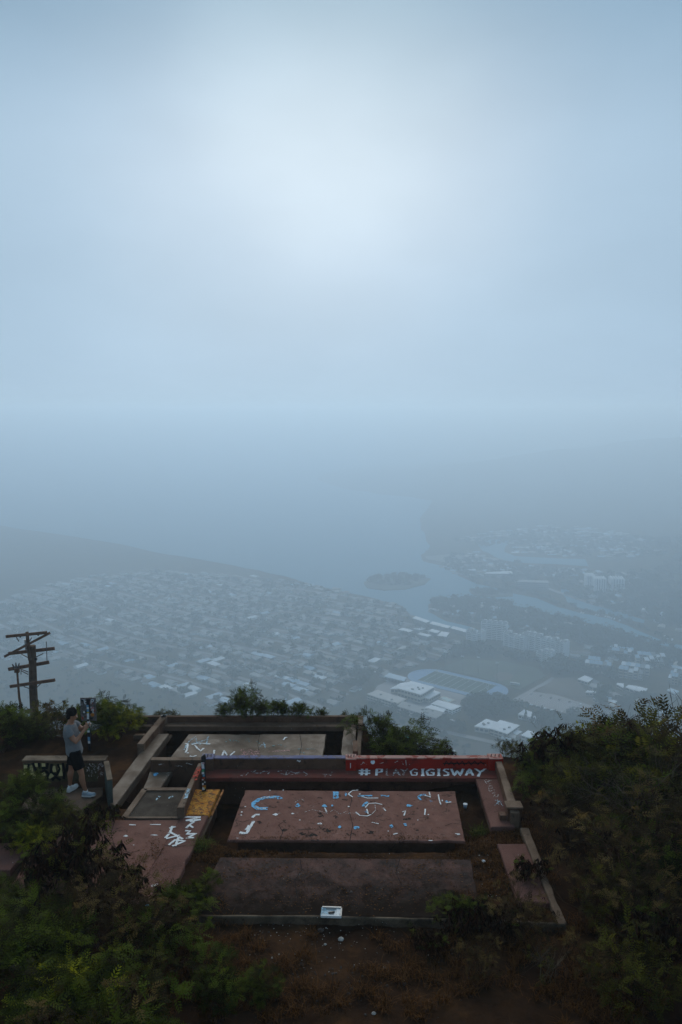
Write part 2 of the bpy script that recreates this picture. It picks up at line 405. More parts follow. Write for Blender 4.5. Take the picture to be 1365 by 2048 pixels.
def build_patch():
    xs = np.concatenate([np.arange(-24, -7, 0.4), np.arange(-7, 6.5, 0.07), np.arange(6.5, 20, 0.4)])
    ys = np.concatenate([np.arange(-8, 7.5, 0.35), np.arange(7.5, 19.5, 0.07), np.arange(19.5, 28, 0.35)])
    X, Y = np.meshgrid(xs, ys); Z = hill_z(X, Y)
    inner = (np.abs(X) < 9) & (Y > 4) & (Y < 20)
    loc = pits(X, Y)
    d0 = ZS - 0.1
    Z = np.where(Z > d0 - 0.35, Z + (loc + 0.1), Z)
    Z = Z + 0.035 * fbm(X, Y, 0.6) + 0.018 * fbm(X, Y, 0.13) + rng.normal(0, 0.006, X.shape)
    # bank rising towards the viewer and around the right side
    Z = Z + 0.9 * smooth(8.3, 3.0, Y) * smooth(9.4, 6, Y) + 0.35 * smooth(3.9, 6.0, X) * smooth(16, 13, Y)
    ny, nx = X.shape
    V = np.stack([X, Y, Z], -1).reshape(-1, 3)
    I = np.arange(ny * nx).reshape(ny, nx)
    F = np.stack([I[:-1, :-1], I[:-1, 1:], I[1:, 1:], I[1:, :-1]], -1).reshape(-1, 4)
    me = bpy.data.meshes.new('hilltop_soil'); me.from_pydata(V.tolist(), [], F.tolist())
    me.polygons.foreach_set('use_smooth', [True] * len(me.polygons)); me.update()
    global PATCH
    PATCH = (xs, ys, Z)
    return me
def ground_at(x, y):
    xs, ys, Z = PATCH
    if xs[0] < x < xs[-1] and ys[0] < y < ys[-1]:
        return float(Z[min(len(ys) - 1, np.searchsorted(ys, y)), min(len(xs) - 1, np.searchsorted(xs, x))])
    return float(hill_z(x, y))

# ground material: dark wet volcanic soil on the hilltop, scrub on the flanks and in the valley
m, t, b = newmat('soil_and_scrub'); L = t.links.new
geo = N(t, 'ShaderNodeNewGeometry')
def nz(scale, d=5, r=0.6):
    n = N(t, 'ShaderNodeTexNoise'); n.inputs['Scale'].default_value = scale; n.inputs['Detail'].default_value = d; n.inputs['Roughness'].default_value = r
    L(geo.outputs['Position'], n.inputs['Vector']); return n.outputs['Fac']
def rp(f, stops):
    n = N(t, 'ShaderNodeValToRGB'); e = n.color_ramp.elements
    e[0].position, e[0].color = stops[0][0], (*stops[0][1], 1); e[1].position, e[1].color = stops[-1][0], (*stops[-1][1], 1)
    for p_, c_ in stops[1:-1]:
        q = e.new(p_); q.color = (*c_, 1)
    L(f, n.inputs['Fac']); return n.outputs['Color']
soil = rp(nz(1.3, 8, 0.7), [(0.35, (0.024, 0.012, 0.007)), (0.52, (0.046, 0.023, 0.012)), (0.62, (0.080, 0.037, 0.016)), (0.75, (0.050, 0.026, 0.013))])
scrub = rp(nz(0.035, 8, 0.75), [(0.35, (0.040, 0.038, 0.012)), (0.5, (0.075, 0.060, 0.022)), (0.62, (0.12, 0.085, 0.038)), (0.75, (0.17, 0.125, 0.07))])
sepz = N(t, 'ShaderNodeSeparateXYZ'); L(geo.outputs['Position'], sepz.inputs[0])
mr = N(t, 'ShaderNodeMapRange'); mr.inputs['From Min'].default_value = 335; mr.inputs['From Max'].default_value = 358; L(sepz.outputs['Z'], mr.inputs['Value'])
mx = N(t, 'ShaderNodeMix', data_type='RGBA'); L(mr.outputs['Result'], mx.inputs['Factor']); L(scrub, mx.inputs['A']); L(soil, mx.inputs['B'])
L(mx.outputs['Result'], b.inputs['Base Color'])
b.inputs['Roughness'].default_value = 0.95; b.inputs['Specular IOR Level'].default_value = 0.02
bp = N(t, 'ShaderNodeBump'); bp.inputs['Strength'].default_value = 0.9; bp.inputs['Distance'].default_value = 0.03; L(nz(14, 8, 0.75), bp.inputs['Height']); L(bp.outputs[0], b.inputs['Normal'])
M['soil'] = m
me = build_ground(); me.materials.append(M['soil']); tag(link('ground', me), kind='structure')
me = build_patch(); me.materials.append(M['soil']); tag(link('hilltop_soil', me), kind='structure')

# ---------------------------------------------------------------- haze
HAZE = 0.00076
mh = bpy.data.materials.new('haze_air'); mh.use_nodes = True; th = mh.node_tree; th.nodes.clear()
oh = N(th, 'ShaderNodeOutputMaterial'); pv = N(th, 'ShaderNodeVolumePrincipled')
pv.inputs['Color'].default_value = (0.715, 0.87, 1.0, 1); pv.inputs['Density'].default_value = HAZE; pv.inputs['Anisotropy'].default_value = 0.46
th.links.new(pv.outputs[0], oh.inputs['Volume'])
tag(MB().box((0, 0, 194), (31000, 31000, 400)).build('haze', mh), kind='stuff')

# ---------------------------------------------------------------- water of the marina
m, t, b = newmat('lagoon_water'); L = t.links.new
b.inputs['Base Color'].default_value = (0.105, 0.265, 0.345, 1); b.inputs['Roughness'].default_value = 0.6; b.inputs['Specular IOR Level'].default_value = 0.08
n = N(t, 'ShaderNodeTexNoise'); n.inputs['Scale'].default_value = 0.25; n.inputs['Detail'].default_value = 4
g_ = N(t, 'ShaderNodeNewGeometry'); L(g_.outputs['Position'], n.inputs['Vector'])
bp = N(t, 'ShaderNodeBump'); bp.inputs['Strength'].default_value = 0.35; bp.inputs['Distance'].default_value = 0.25; L(n.outputs['Fac'], bp.inputs['Height']); L(bp.outputs[0], b.inputs['Normal'])
M['water'] = m
def wobble(poly, amp=0.012, sub=3, seed=1):
    r_ = random.Random(seed); o = []
    for i in range(len(poly)):
        a, c = Vector(poly[i]), Vector(poly[(i + 1) % len(poly)]); l = (c - a).length
        for k in range(sub):
            f = k / sub; p = a.lerp(c, f)
            if k: p = p + Vector((r_.uniform(-1, 1), r_.uniform(-1, 1), 0)) * l * amp * 3
            o.append(p)
    return o
def sheet(name, pxs, z, mat, thick=0.3, parent=None, sub=3, kind='structure', label=None, cat=None):
    poly = wobble([W(x, y, z) for x, y in pxs], sub=sub, seed=len(pxs))
    o = MB().prism(poly, z - thick, z).build(name, mat, parent)
    if parent is None:
        if cat: tag(o, label, cat)
        else: tag(o, kind=kind)
    return o
M['valleysoil'] = M['soil']
sheet('marina_water', [(490, 1136), (420, 1122), (330, 1108), (230, 1086), (130, 1070), (0, 1050), (-300, 1020), (-1600, 1000), (-1600, 872), (880, 872), (905, 925), (885, 975), (858, 1015), (842, 1050), (852, 1076), (858, 1098), (842, 1110), (848, 1123), (904, 1135), (918, 1152), (957, 1168), (1000, 1178), (1032, 1188), (1073, 1196), (1115, 1214),
     (1166, 1227), (1218, 1237), (1270, 1258), (1337, 1286), (1420, 1300), (1420, 1310), (1306, 1286), (1254, 1270), (1218, 1256), (1156, 1241), (1099, 1228), (1047, 1216), (980, 1197), (939, 1194), (892, 1197),
     (858, 1208), (857, 1224), (892, 1242), (939, 1253), (965, 1262), (930, 1262), (877, 1252), (827, 1236), (806, 1212), (740, 1194), (690, 1184), (640, 1172), (570, 1152)], 1.0, M['water'])
sheet('inlet_water', [(957, 1086), (975, 1080), (1000, 1078), (1029, 1082), (1012, 1092), (1010, 1104), (1030, 1112), (1100, 1116), (1180, 1119), (1210, 1127), (1300, 1136), (1320, 1142), (1300, 1149), (1200, 1134), (1130, 1129), (1040, 1125), (1005, 1120), (985, 1110), (962, 1098)], 1.05, M['water'])
sheet('canal_water', [(1124, 1170), (1134, 1169), (1143, 1187), (1172, 1206), (1229, 1221), (1290, 1240), (1288, 1246), (1220, 1229), (1160, 1216), (1134, 1203), (1122, 1184)], 1.1, M['water'])
sheet('canal_water', [(1015, 1272), (1040, 1275), (1090, 1280), (1110, 1288), (1080, 1286), (1020, 1278)], 1.12, M['water'])
M['island'] = simple('island_scrub', (0.09, 0.10, 0.07), 0.95, var=0.4, scale=0.02)
M['sand'] = simple('pale_shore', (0.22, 0.2, 0.16), 0.9, var=0.3, scale=0.02)
sheet('island', [(728, 1164), (752, 1153), (790, 1149), (830, 1150), (862, 1157), (850, 1168), (812, 1178), (770, 1180), (735, 1175)], 2.5, M['island'], 2.5)
sheet('island', [(938, 1180), (960, 1177), (1005, 1180), (1028, 1184), (1026, 1192), (985, 1193), (950, 1191)], 2.2, M['island'], 2.2)
sheet('sand_bank', [(850, 1112), (900, 1108), (960, 1112), (1010, 1118), (960, 1124), (890, 1124), (856, 1119)], 1.9, M['sand'], 0.6)

# ---------------------------------------------------------------- sports ground, fields, roads
M['track'] = simple('blue_track', (0.14, 0.30, 0.48), 0.6, var=0.1, scale=0.1)
M['turf'] = simple('playing_turf', (0.045, 0.085, 0.045), 0.9, var=0.25, scale=0.05)
M['line'] = simple('line_paint', (0.6, 0.62, 0.62), 0.7)
M['drygrass'] = simple('dry_field', (0.16, 0.12, 0.075), 0.95, var=0.25, scale=0.02)
M['lawn'] = simple('worn_lawn', (0.075, 0.085, 0.04), 0.95, var=0.35, scale=0.02)
M['asphalt'] = simple('wet_asphalt', (0.085, 0.092, 0.10), 0.4, var=0.2, scale=0.05)
M['road'] = simple('pale_road', (0.15, 0.15, 0.15), 0.5, var=0.2, scale=0.05)
M['pool'] = simple('pool_water', (0.06, 0.28, 0.32), 0.1)
sheet('playing_field', [(880, 1338), (930, 1318), (1010, 1322), (1075, 1336), (1094, 1352), (1040, 1380), (1000, 1366), (940, 1350)], 0.5, M['lawn'])
sheet('playing_field', [(986, 1352), (998, 1345), (1015, 1344), (1028, 1350), (1022, 1359), (1000, 1362)], 0.56, M['drygrass'], sub=2)
sheet('dry_field', [(1073, 1381), (1092, 1364), (1112, 1356), (1145, 1355), (1170, 1378), (1194, 1404), (1184, 1411), (1150, 1400), (1109, 1390)], 0.55, M['drygrass'], sub=2)
sheet('dry_slope_ground', [(900, 1478), (1000, 1490), (1100, 1512), (1160, 1530), (1200, 1600), (900, 1600), (740, 1530), (740, 1440), (800, 1450)], 0.4, simple('dry_brown_ground', (0.10, 0.078, 0.05), 0.95, var=0.4, scale=0.03), sub=2)
FC = Vector((157.8, 1018.5, 0)); FA = R(-37.2); FU = Vector((math.cos(FA), math.sin(FA), 0)); FV = Vector((-FU.y, FU.x, 0))
def F_(u, v, z=0.0): return FC + FU * u + FV * v + Vector((0, 0, z))
trk = empty('running_track', FC, FA, 'blue running track around a green football field beside the school', 'sports field')
mb = MB(); pts = []
for s_ in (1, -1):
    for k in range(17):
        a = -math.pi / 2 + math.pi * k / 16
        pts.append((s_ * (40 + 33 * math.cos(a)), s_ * 33 * math.sin(a)))
mb.prism(pts, 0.3, 0.75).build('track_surface', M['track'], trk)
MB().box((0, 0, 0.78), (96, 48, 0.1)).build('field_turf', M['turf'], trk)
for k in range(-4, 5):
    MB().box((k * 10, 0, 0.84), (0.5, 44, 0.03)).build('yard_line', M['line'], trk)
for s_ in (1, -1):
    MB().box((0, s_ * 23.2, 0.85), (94, 0.9, 0.03)).build('side_line', M['line'], trk)
    g_ = MB(); g_.tube([(s_ * 46, 0, 0.8), (s_ * 46, 0, 3)], 0.2); g_.tube([(s_ * 46, -3, 3), (s_ * 46, 3, 3)], 0.15)
    g_.tube([(s_ * 46, -3, 3), (s_ * 46, -3, 10)], 0.15); g_.tube([(s_ * 46, 3, 3), (s_ * 46, 3, 10)], 0.15); g_.build('goal_post', M['white'], trk)
for lane in range(3):
    q = []
    for s_ in (1, -1):
        for k in range(17):
            a = -math.pi / 2 + math.pi * k / 16; r_ = 27 + lane * 2.2
            q.append((s_ * (40 + r_ * math.cos(a)), s_ * r_ * math.sin(a), 0.8))
    MB().tube(q + [q[0]], 0.12, 3).build('lane_line', M['line'], trk)
sheet('parking_lot', [(1030, 1401), (1060, 1382), (1109, 1389), (1184, 1411), (1222, 1420), (1233, 1436), (1176, 1438), (1104, 1419)], 0.7, M['asphalt'], sub=1)
sheet('road', [(1008, 1408), (1014, 1410), (1098, 1366), (1110, 1356), (1104, 1354), (1090, 1363)], 0.66, M['road'], sub=1)
sheet('road', [(760, 1446), (900, 1462), (1000, 1484), (1120, 1512), (1118, 1518), (998, 1490), (898, 1468), (758, 1451)], 0.62, M['road'], sub=1)
sheet('road', [(1180, 1352), (1235, 1386), (1330, 1430), (1420, 1470), (1420, 1480), (1322, 1437), (1226, 1391), (1170, 1354)], 0.6, M['road'], sub=1)
sheet('road', [(905, 1145), (1000, 1153), (1100, 1176), (1180, 1205), (1290, 1232), (1290, 1234), (1180, 1208), (1098, 1179), (998, 1156), (905, 1147)], 1.6, M['road'], 1.5, sub=1)
sheet('school_yard', [(735, 1400), (755, 1372), (800, 1350), (860, 1372), (935, 1392), (945, 1402), (915, 1420), (870, 1436), (790, 1418)], 0.45, M['road'], sub=1)
# painted rows of the parking lot
pk = [W(1036, 1402, 0.75), W(1062, 1385, 0.75), W(1219, 1421, 0.75), W(1229, 1433, 0.75)]
for k in range(5):
    f0 = (k + 0.5) / 5
    a = pk[0].lerp(pk[1], f0); c = pk[3].lerp(pk[2], f0)
    o = MB(); dd = (c - a).normalized(); nn = Vector((-dd.y, dd.x, 0)); n_ = int((c - a).length / 2.8)
    for j in range(n_):
        p = a + dd * (j * 2.8 + 1); o.add([p - nn * 4.5, p - nn * 4.5 + dd * 0.18, p + nn * 4.5 + dd * 0.18, p + nn * 4.5], [(0, 1, 2, 3)])
    tag(o.build('parking_marking', M['line']), kind='structure')

def ccw(q):
    a = sum(q[i][0] * q[(i + 1) % len(q)][1] - q[(i + 1) % len(q)][0] * q[i][1] for i in range(len(q)))
    return q if a > 0 else q[::-1]
M['bwall'] = simple('beige_render', (0.48, 0.43, 0.35), 0.8, var=0.12, scale=0.2)
M['bwhite'] = simple('white_render', (0.85, 0.86, 0.85), 0.7, var=0.08, scale=0.2)
M['bgrey'] = simple('grey_render', (0.22, 0.23, 0.22), 0.8, var=0.12, scale=0.2)
M['rwhite'] = simple('white_flat_roof', (0.80, 0.82, 0.83), 0.45, var=0.14, scale=0.09)
M['rblue'] = simple('pale_blue_roof', (0.36, 0.50, 0.60), 0.4, var=0.12, scale=0.1)
M['rgrey'] = simple('grey_roof', (0.20, 0.22, 0.22), 0.45, var=0.15, scale=0.1)
M['rbeige'] = simple('beige_roof', (0.45, 0.42, 0.38), 0.5, var=0.12, scale=0.1)
M['rbrown'] = simple('brown_roof', (0.12, 0.10, 0.085), 0.6, var=0.2, scale=0.1)
M['glass'] = simple('dark_window_band', (0.05, 0.06, 0.07), 0.2)
def block(label, px, h, wall, roof, cat='building', name='school_building', floors=2, units=0, win=True, over=0.5):
    """flat roofed building from the four corners of its roof"""
    q = ccw([tuple(W(x, y, h)[:2]) for x, y in px]); c = Vector((sum(p[0] for p in q) / len(q), sum(p[1] for p in q) / len(q), 0))
    q = [(p[0] - c.x, p[1] - c.y) for p in q]
    e = empty(name, (c.x, c.y, 0), 0, label, cat)
    MB().prism(q, 0, h - 0.4).build('wall', wall, e)
    MB().prism(inset(q, -over), h - 0.4, h).build('roof', roof, e)
    MB().prism(inset(q, 0.8), h, h + 0.12).build('roof_membrane', roof, e)
    if win:
        n = len(q); fh = (h - 0.4) / floors
        for i in range(n):
            a, b2 = Vector(q[i]), Vector(q[(i + 1) % n]); d = b2 - a; l = d.length; d.normalize(); nn = Vector((d.y, -d.x))
            if nn.dot(Vector((-c.x, -c.y))) < 0 or l < 6: continue
            for f in range(floors):
                k = max(2, int(l / 4.5)); w = l / k
                mbw = MB()
                for j in range(k):
                    p = a + d * (w * (j + 0.5)) + nn * 0.02
                    mbw.box((p.x, p.y, f * fh + fh * 0.55), (w * 0.72, 0.12, fh * 0.42), math.atan2(d.y, d.x))
                mbw.build('window_row', M['glass'], e)
                if f:
                    p = a + d * (l / 2) + nn * 0.35; MB().box((p.x, p.y, f * fh), (l, 0.7, 0.25), math.atan2(d.y, d.x)).build('ledge', wall, e)
    for k in range(units):
        u = q[0]; f1, f2 = random.uniform(0.2, 0.8), random.uniform(0.2, 0.8)
        p = Vector(q[0]).lerp(Vector(q[1]), f1).lerp(Vector(q[3 % len(q)]).lerp(Vector(q[2]), f1), f2)
        MB().box((p.x, p.y, h + 0.8), (2.4, 1.8, 1.3), 0.5).build('roof_unit', M['rgrey'], e)
    return e
block('white roofed gymnasium, the tallest school building beside the blue track', [(796, 1376), (823, 1362), (868, 1374), (842, 1389)], 12, M['bwall'], M['rwhite'], units=5)
block('low white roofed annex on the left side of the gymnasium', [(782, 1377), (803, 1366), (820, 1363.5), (797, 1377)], 7, M['bwall'], M['rwhite'], floors=1)
block('low white roofed annex between the gymnasium and the swimming pool', [(844, 1393), (869, 1381), (881, 1385), (859, 1397)], 6, M['bwall'], M['rwhite'], floors=1)
block('beige two storey classroom block at the left end of the school', [(735, 1388), (756, 1380), (813, 1398), (795, 1407)], 7.5, M['bwall'], M['rbeige'], units=2)
block('long grey roofed two storey classroom block nearest the hill', [(795, 1412), (806, 1403), (888, 1425), (873, 1436)], 8, M['bwall'], M['rgrey'], units=6)
block('white flat roofed school block just below the swimming pool', [(864, 1407), (877, 1400), (922, 1412), (905, 1420)], 6, M['bwhite'], M['rwhite'])
block('small low white roof left of the white school block', [(849, 1415), (863, 1410), (892, 1418), (886, 1424)], 5, M['bwhite'], M['rwhite'], floors=1)
block('pale blue roofed shed left of the running track', [(770, 1353), (779, 1346), (813, 1355), (808, 1362)], 6, M['bgrey'], M['rblue'], floors=1)
block('small brown walled pool house by the track bend', [(921, 1404), (932, 1394), (946, 1400), (934, 1411)], 4, M['rbrown'], M['rbrown'], floors=1)
pe = empty('swimming_pool', W(892, 1399, 0), 0, 'teal swimming pool behind the white school block', 'pool')
c0 = W(892, 1399, 0); q = [tuple((W(x, y, 0.8) - c0)[:2]) for x, y in [(876, 1397), (888, 1391), (912, 1400), (898, 1407)]]
MB().prism(ccw(q), 0.3, 0.9).build('pool_deck', M['bwall'], pe); MB().prism(inset(ccw(q), 3), 0.9, 0.96).build('pool_surface', M['pool'], pe)
block('white roofed hall with a raised square roof section and skylights', [(950, 1452), (973, 1438), (994, 1444), (978, 1457)], 7, M['bwall'], M['rwhite'], units=3, floors=1)
block('large white flat roofed hall in the middle of the near row', [(980, 1456.5), (1001, 1440), (1039, 1450.5), (1015, 1467)], 8, M['bwall'], M['rwhite'], units=2)
block('tiny white annex at the end of the large white hall', [(1020, 1463), (1030, 1458), (1044, 1463), (1034, 1469)], 4, M['bwall'], M['rwhite'], floors=1, win=False)
block('small beige utility block in front of the large white hall', [(1016, 1471), (1022, 1467.5), (1033, 1471), (1029, 1476)], 4, M['bwall'], M['rbeige'], floors=1, win=False)
block('two storey white roofed block right of the large hall', [(1043, 1470), (1057, 1461), (1092, 1474), (1084, 1482)], 8, M['bwall'], M['rwhite'])
block('far end of the near white row, seen through the dark pods', [(1094, 1482), (1108, 1472), (1160, 1488), (1150, 1500)], 7, M['bwall'], M['rwhite'])
block('white roofed building set among trees below the parking lot', [(1037, 1428), (1049, 1419), (1082, 1430), (1073, 1437)], 6, M['bwhite'], M['rwhite'], floors=1)
RC = [([(1156, 1358), (1170, 1351), (1186, 1357), (1176, 1364)], 'rwhite', 'white hipped roof at the corner of the dry field'),
      ([(1172, 1384), (1175, 1381), (1196, 1383), (1194, 1386)], 'rwhite', 'narrow white roof beside the dry field'),
      ([(1234, 1368), (1236, 1366), (1247.5, 1367), (1247, 1375)], 'rwhite', 'square white tent roof on its own above the yard'),
      ([(1252, 1374), (1258, 1370), (1275, 1372), (1268, 1380)], 'rwhite', 'left one of the two white domed tents'),
      ([(1270, 1380), (1277, 1373), (1295, 1377), (1289, 1384)], 'rwhite', 'right one of the two white domed tents'),
      ([(1210, 1396), (1214, 1393), (1224, 1395), (1221, 1399)], 'rblue', 'small pale roof at the top of the stepped row'),
      ([(1215, 1402), (1220, 1398), (1234, 1402), (1229, 1406)], 'rwhite', 'white roof in the middle of the stepped row'),
      ([(1220, 1410), (1223, 1405), (1240, 1409), (1239, 1415)], 'rbeige', 'beige roof at the lower end of the stepped row'),
      ([(1232, 1425), (1236, 1421), (1250, 1424), (1246, 1429)], 'rwhite', 'white roof above the green bush on the right'),
      ([(1187, 1396), (1190, 1394), (1198, 1397), (1195, 1400)], 'rwhite', 'tiny white roof left of the lone dark tree'),
      ([(1262, 1397), (1270, 1393), (1284, 1400), (1277, 1404)], 'rbeige', 'beige roof behind the thin twigs'),
      ([(1300, 1395), (1308, 1391), (1326, 1399), (1319, 1404)], 'rwhite', 'white roof glimpsed through the right hand twigs'),
      ([(1296, 1416), (1306, 1411), (1330, 1420), (1320, 1427)], 'rwhite', 'larger white roof low behind the right hand twigs'),
      ([(1178, 1371), (1184, 1366), (1200, 1371), (1194, 1376)], 'rgrey', 'grey roof between the white hipped roof and the tent'),
      ([(1335, 1380), (1342, 1376), (1358, 1382), (1350, 1387)], 'rblue', 'pale blue roof at the right edge of the picture')]
for px, rm, lb in RC: block(lb, px, 5, M['bwall'], M[rm], floors=1, name='small_building')
SHOP = [([(826, 1236), (832, 1232), (860, 1242), (853, 1245)], 'white shop roof at the water, first of the shoreline chain'), ([(860, 1247), (866, 1243), (901, 1252), (896, 1256)], 'white shop roof, middle of the shoreline chain'),
        ([(902, 1256), (907, 1252), (940, 1261), (935, 1265)], 'white shop roof at the condominium end of the shoreline chain'), ([(798, 1259), (806, 1256), (826, 1261), (818, 1264)], 'white roof furthest left behind the shoreline chain'),
        ([(828, 1257), (838, 1252.5), (851, 1257), (840, 1260)], 'small white roof behind the first shoreline roof'), ([(836, 1268), (842, 1265), (863, 1270), (856, 1273)], 'white roof nearest the viewer behind the shoreline chain'),
        ([(858, 1262), (864, 1258), (880, 1262), (874, 1266)], 'white roof with a dark middle behind the chain'), ([(876, 1271), (884, 1263), (899, 1265), (893, 1273)], 'large square white roof behind the shoreline chain')]
for px, lb in SHOP: block(lb, px, 7, M['bgrey'], M['rwhite'], floors=1, name='shop_building', win=False)
block('very long white roofed warehouse on the far shore', [(970, 1147), (974, 1144), (1023, 1142), (1026, 1147)], 9, M['bgrey'], M['rwhite'], name='warehouse')
block('long grey four storey office block on the far shore', [(1033, 1163), (1040, 1160), (1097, 1161), (1098, 1166)], 16, M['bgrey'], M['rgrey'], name='office_building', floors=4)

# ---- stepped apartment blocks
def stepped(label, x0, x1, yb0, yb1, h, seed, depth=16, wallm='bwhite'):
    """terraced block: its front foot runs from pixel (x0,yb0) to (x1,yb1)"""
    a, c = W(x0, yb0, 0), W(x1, yb1, 0); d = (c - a); l = d.length; d.normalize()
    e = empty('stepped_apartment_block', a, math.atan2(d.y, d.x), label, 'apartment building', 'stepped white apartment blocks by the lagoon')
    r_ = random.Random(seed); nb = max(2, round(l / 9)); w = l / nb; fh = 3.0
    for i in range(nb):
        nf = max(3, int(h / fh) - (abs(i - nb // 2) * 0.6 > 1.5) - r_.choice((0, 0, 1)))
        X = w * (i + 0.5); H = nf * fh
        mb = MB(); mb.box((X, depth / 2 + 1.5, H / 2), (w - 0.9, depth - 3, H)); mb.build('core', M['bgrey'], e)
        mb = MB(); mb.box((X - w / 2 + 0.5, depth / 2, H / 2 + 0.9), (0.9, depth, H + 1.8)); mb.build('fin_wall', M['bwhite'], e)
        mb = MB()
        for f in range(1, nf + 1): mb.box((X, 1.2, f * fh - 1.0), (w - 1.2, 2.6, 1.15))
        mb.build('balconies', M['bwhite'], e)
        mb = MB(); z = H
        mb.add([(X - w / 2 + 1, 1, z), (X + w / 2, 1, z), (X + w / 2, depth * .45, z + 4), (X - w / 2 + 1, depth * .45, z + 4), (X - w / 2 + 1, depth * .45, z), (X + w / 2, depth * .45, z)],
               [(0, 1, 2, 3), (3, 2, 5, 4), (0, 3, 4), (1, 5, 2)]); mb.build('sloped_roof', M['rgrey'], e)
        MB().box((X + 1, depth * .72, z + 1.5), (w * .55, depth * .35, 3)).build('roof_unit', M['bwhite'], e)
    MB().box((l - 0.5, depth / 2, h / 2 + .5), (1.2, depth + .6, h + 1)).build('end_wall', M['bwhite'], e)
    return e
stepped('stepped white apartment block at the water, left end of the row', 932, 963, 1280, 1286, 17, 1)
stepped('tallest stepped white apartment block, behind the others', 962, 1013, 1278, 1283, 27, 2)
stepped('stepped white apartment block in the middle of the row', 1006, 1048, 1292, 1302, 22, 3)
stepped('long stepped white apartment block right of the middle', 1044, 1092, 1298, 1308, 24, 4)
stepped('stepped white apartment block with the tall end wall, right end of the row', 1090, 1127, 1308, 1318, 24, 5)
stepped('low stepped white apartment block jutting out towards the playing fields', 1072, 1102, 1322, 1328, 16, 6)
for lb, x0, x1, yb, h in (('left tower of the three white residential towers', 1174, 1191, 1176, 25), ('middle and nearest of the three white residential towers', 1190, 1213, 1184, 26), ('separate low white tower right of the other two', 1223, 1250, 1180, 22)):
    a, c = W(x0, yb, 0), W(x1, yb, 0); l = (c - a).length
    e = empty('residential_tower', a, -0.12, lb, 'tower block', 'white residential towers across the lagoon')
    MB().box((l / 2, 16, h / 2), (l - 1, 30, h)).build('core', M['bgrey'], e)
    nf_ = 5
    for k in range(nf_):
        X = l * (k + 0.5) / nf_; mb = MB(); mb.box((X, 1, h / 2 + .8), (l / nf_ * .62, 3, h + 1.6)); mb.build('balcony_stack', M['bwhite'], e)
        MB().box((X, 16, h + 1), (l / nf_ * .5, 26, 2)).build('roof_unit', M['bwhite'], e)
    MB().box((0, 16, h / 2), (1, 31, h + .4)).build('end_wall', M['bwhite'], e)
# ---- terraces of apartments with many small pitched roofs
def gabled(label, px, h, seed):
    q = [W(x, y, h) for x, y in px]; c = sum(q, Vector()) / 4; r_ = random.Random(seed)
    e = empty('apartment_terrace', (c.x, c.y, 0), 0, label, 'apartment building', 'beige apartment terraces with pale pitched roofs')
    a, b2, c2, d2 = [p - Vector((c.x, c.y, 0)) for p in q]
    nu, nv = 6, 2
    for i in range(nu):
        for j in range(nv):
            if r_.random() < 0.08: continue
            f, g2 = (i + .5) / nu, (j + .5) / nv
            p = a.lerp(b2, f).lerp(d2.lerp(c2, f), g2); l = (b2 - a).length / nu * .86; w = (d2 - a).length / nv * .7
            rz = math.atan2((b2 - a).y, (b2 - a).x); hh = h - r_.choice((0, 0, 3)); Mz = Matrix.Rotation(rz, 3, 'Z')
            MB().box((p.x, p.y, hh / 2), (l, w, hh), rz).build('wall', M['bwall'], e)
            o3 = Matrix.Rotation(rz, 3, 'Z')
            for s_ in range(3):
                v = o3 @ Vector((0, -w / 2 - .05, 0)); MB().box((p.x + v.x, p.y + v.y, hh * (s_ + .55) / 3), (l * .74, .2, hh / 3 * .5), rz).build('window', M['glass'], e)
                for t_ in (-1, 1):
                    v = o3 @ Vector((t_ * l * .13, -w / 2 - .16, 0)); MB().box((p.x + v.x, p.y + v.y, hh * (s_ + .55) / 3), (l * .05, .06, hh / 3 * .5), rz).build('mullion', M['bwall'], e)
            mb = MB(); L2, W2 = l * .58, w * .56; rr = [Vector((sx * L2, sy * W2, hh)) for sx, sy in ((-1, -1), (1, -1), (1, 1), (-1, 1))] + [Vector((-L2 * .55, 0, hh + 3)), Vector((L2 * .55, 0, hh + 3))]
            rr = [Mz @ v + Vector((p.x, p.y, 0)) for v in rr]
            mb.add(rr, [(0, 1, 5, 4), (2, 3, 4, 5), (1, 2, 5), (3, 0, 4), (3, 2, 1, 0)]); mb.build('roof', M[r_.choice(('rblue', 'rgrey', 'rwhite', 'rblue'))], e)
gabled('beige apartment terrace with pale roofs nearest the dry field', [(1168, 1326), (1222, 1332), (1228, 1318), (1180, 1311)], 13, 1)
gabled('beige apartment terrace with pale roofs, nearest of the four on the right', [(1236, 1338), (1296, 1346), (1302, 1330), (1246, 1322)], 13, 2)
gabled('beige apartment terrace with pale roofs at the back left', [(1214, 1300), (1262, 1305), (1270, 1292), (1222, 1288)], 12, 3)
gabled('beige apartment terrace with pale roofs at the back right', [(1268, 1316), (1326, 1320), (1332, 1307), (1278, 1302)], 12, 4)
gabled('beige apartment terrace cut by the right edge of the picture', [(1336, 1352), (1376, 1358), (1382, 1342), (1344, 1336)], 12, 5)

# ---- floodlights and street lamps
for k, (x, y, hh) in enumerate([(891, 1338, 26), (925, 1347, 26), (957, 1352, 28), (994, 1367, 30), (874, 1369, 20), (933, 1386, 20)]):
    p = W(x, y, 0); lb = ['farthest left', 'second from left', 'third from left', 'rightmost'][k] + ' tall floodlight mast on the far side of the football field' if k < 4 else ['left', 'right'][k - 4] + ' shorter floodlight mast on the near side of the football field'
    e = empty('floodlight_mast', p, -0.6, lb, 'floodlight', 'floodlight masts around the football field')
    MB().tube([(0, 0, 0), (0, 0, hh)], [0.35, 0.2], 6).build('pole', M['zinc'], e)
    for s_ in (-1, 1): MB().box((s_ * 1.2, -.2, hh - .8), (1.9, .4, 1.8)).build('lamp_bank', M['bwhite'], e)

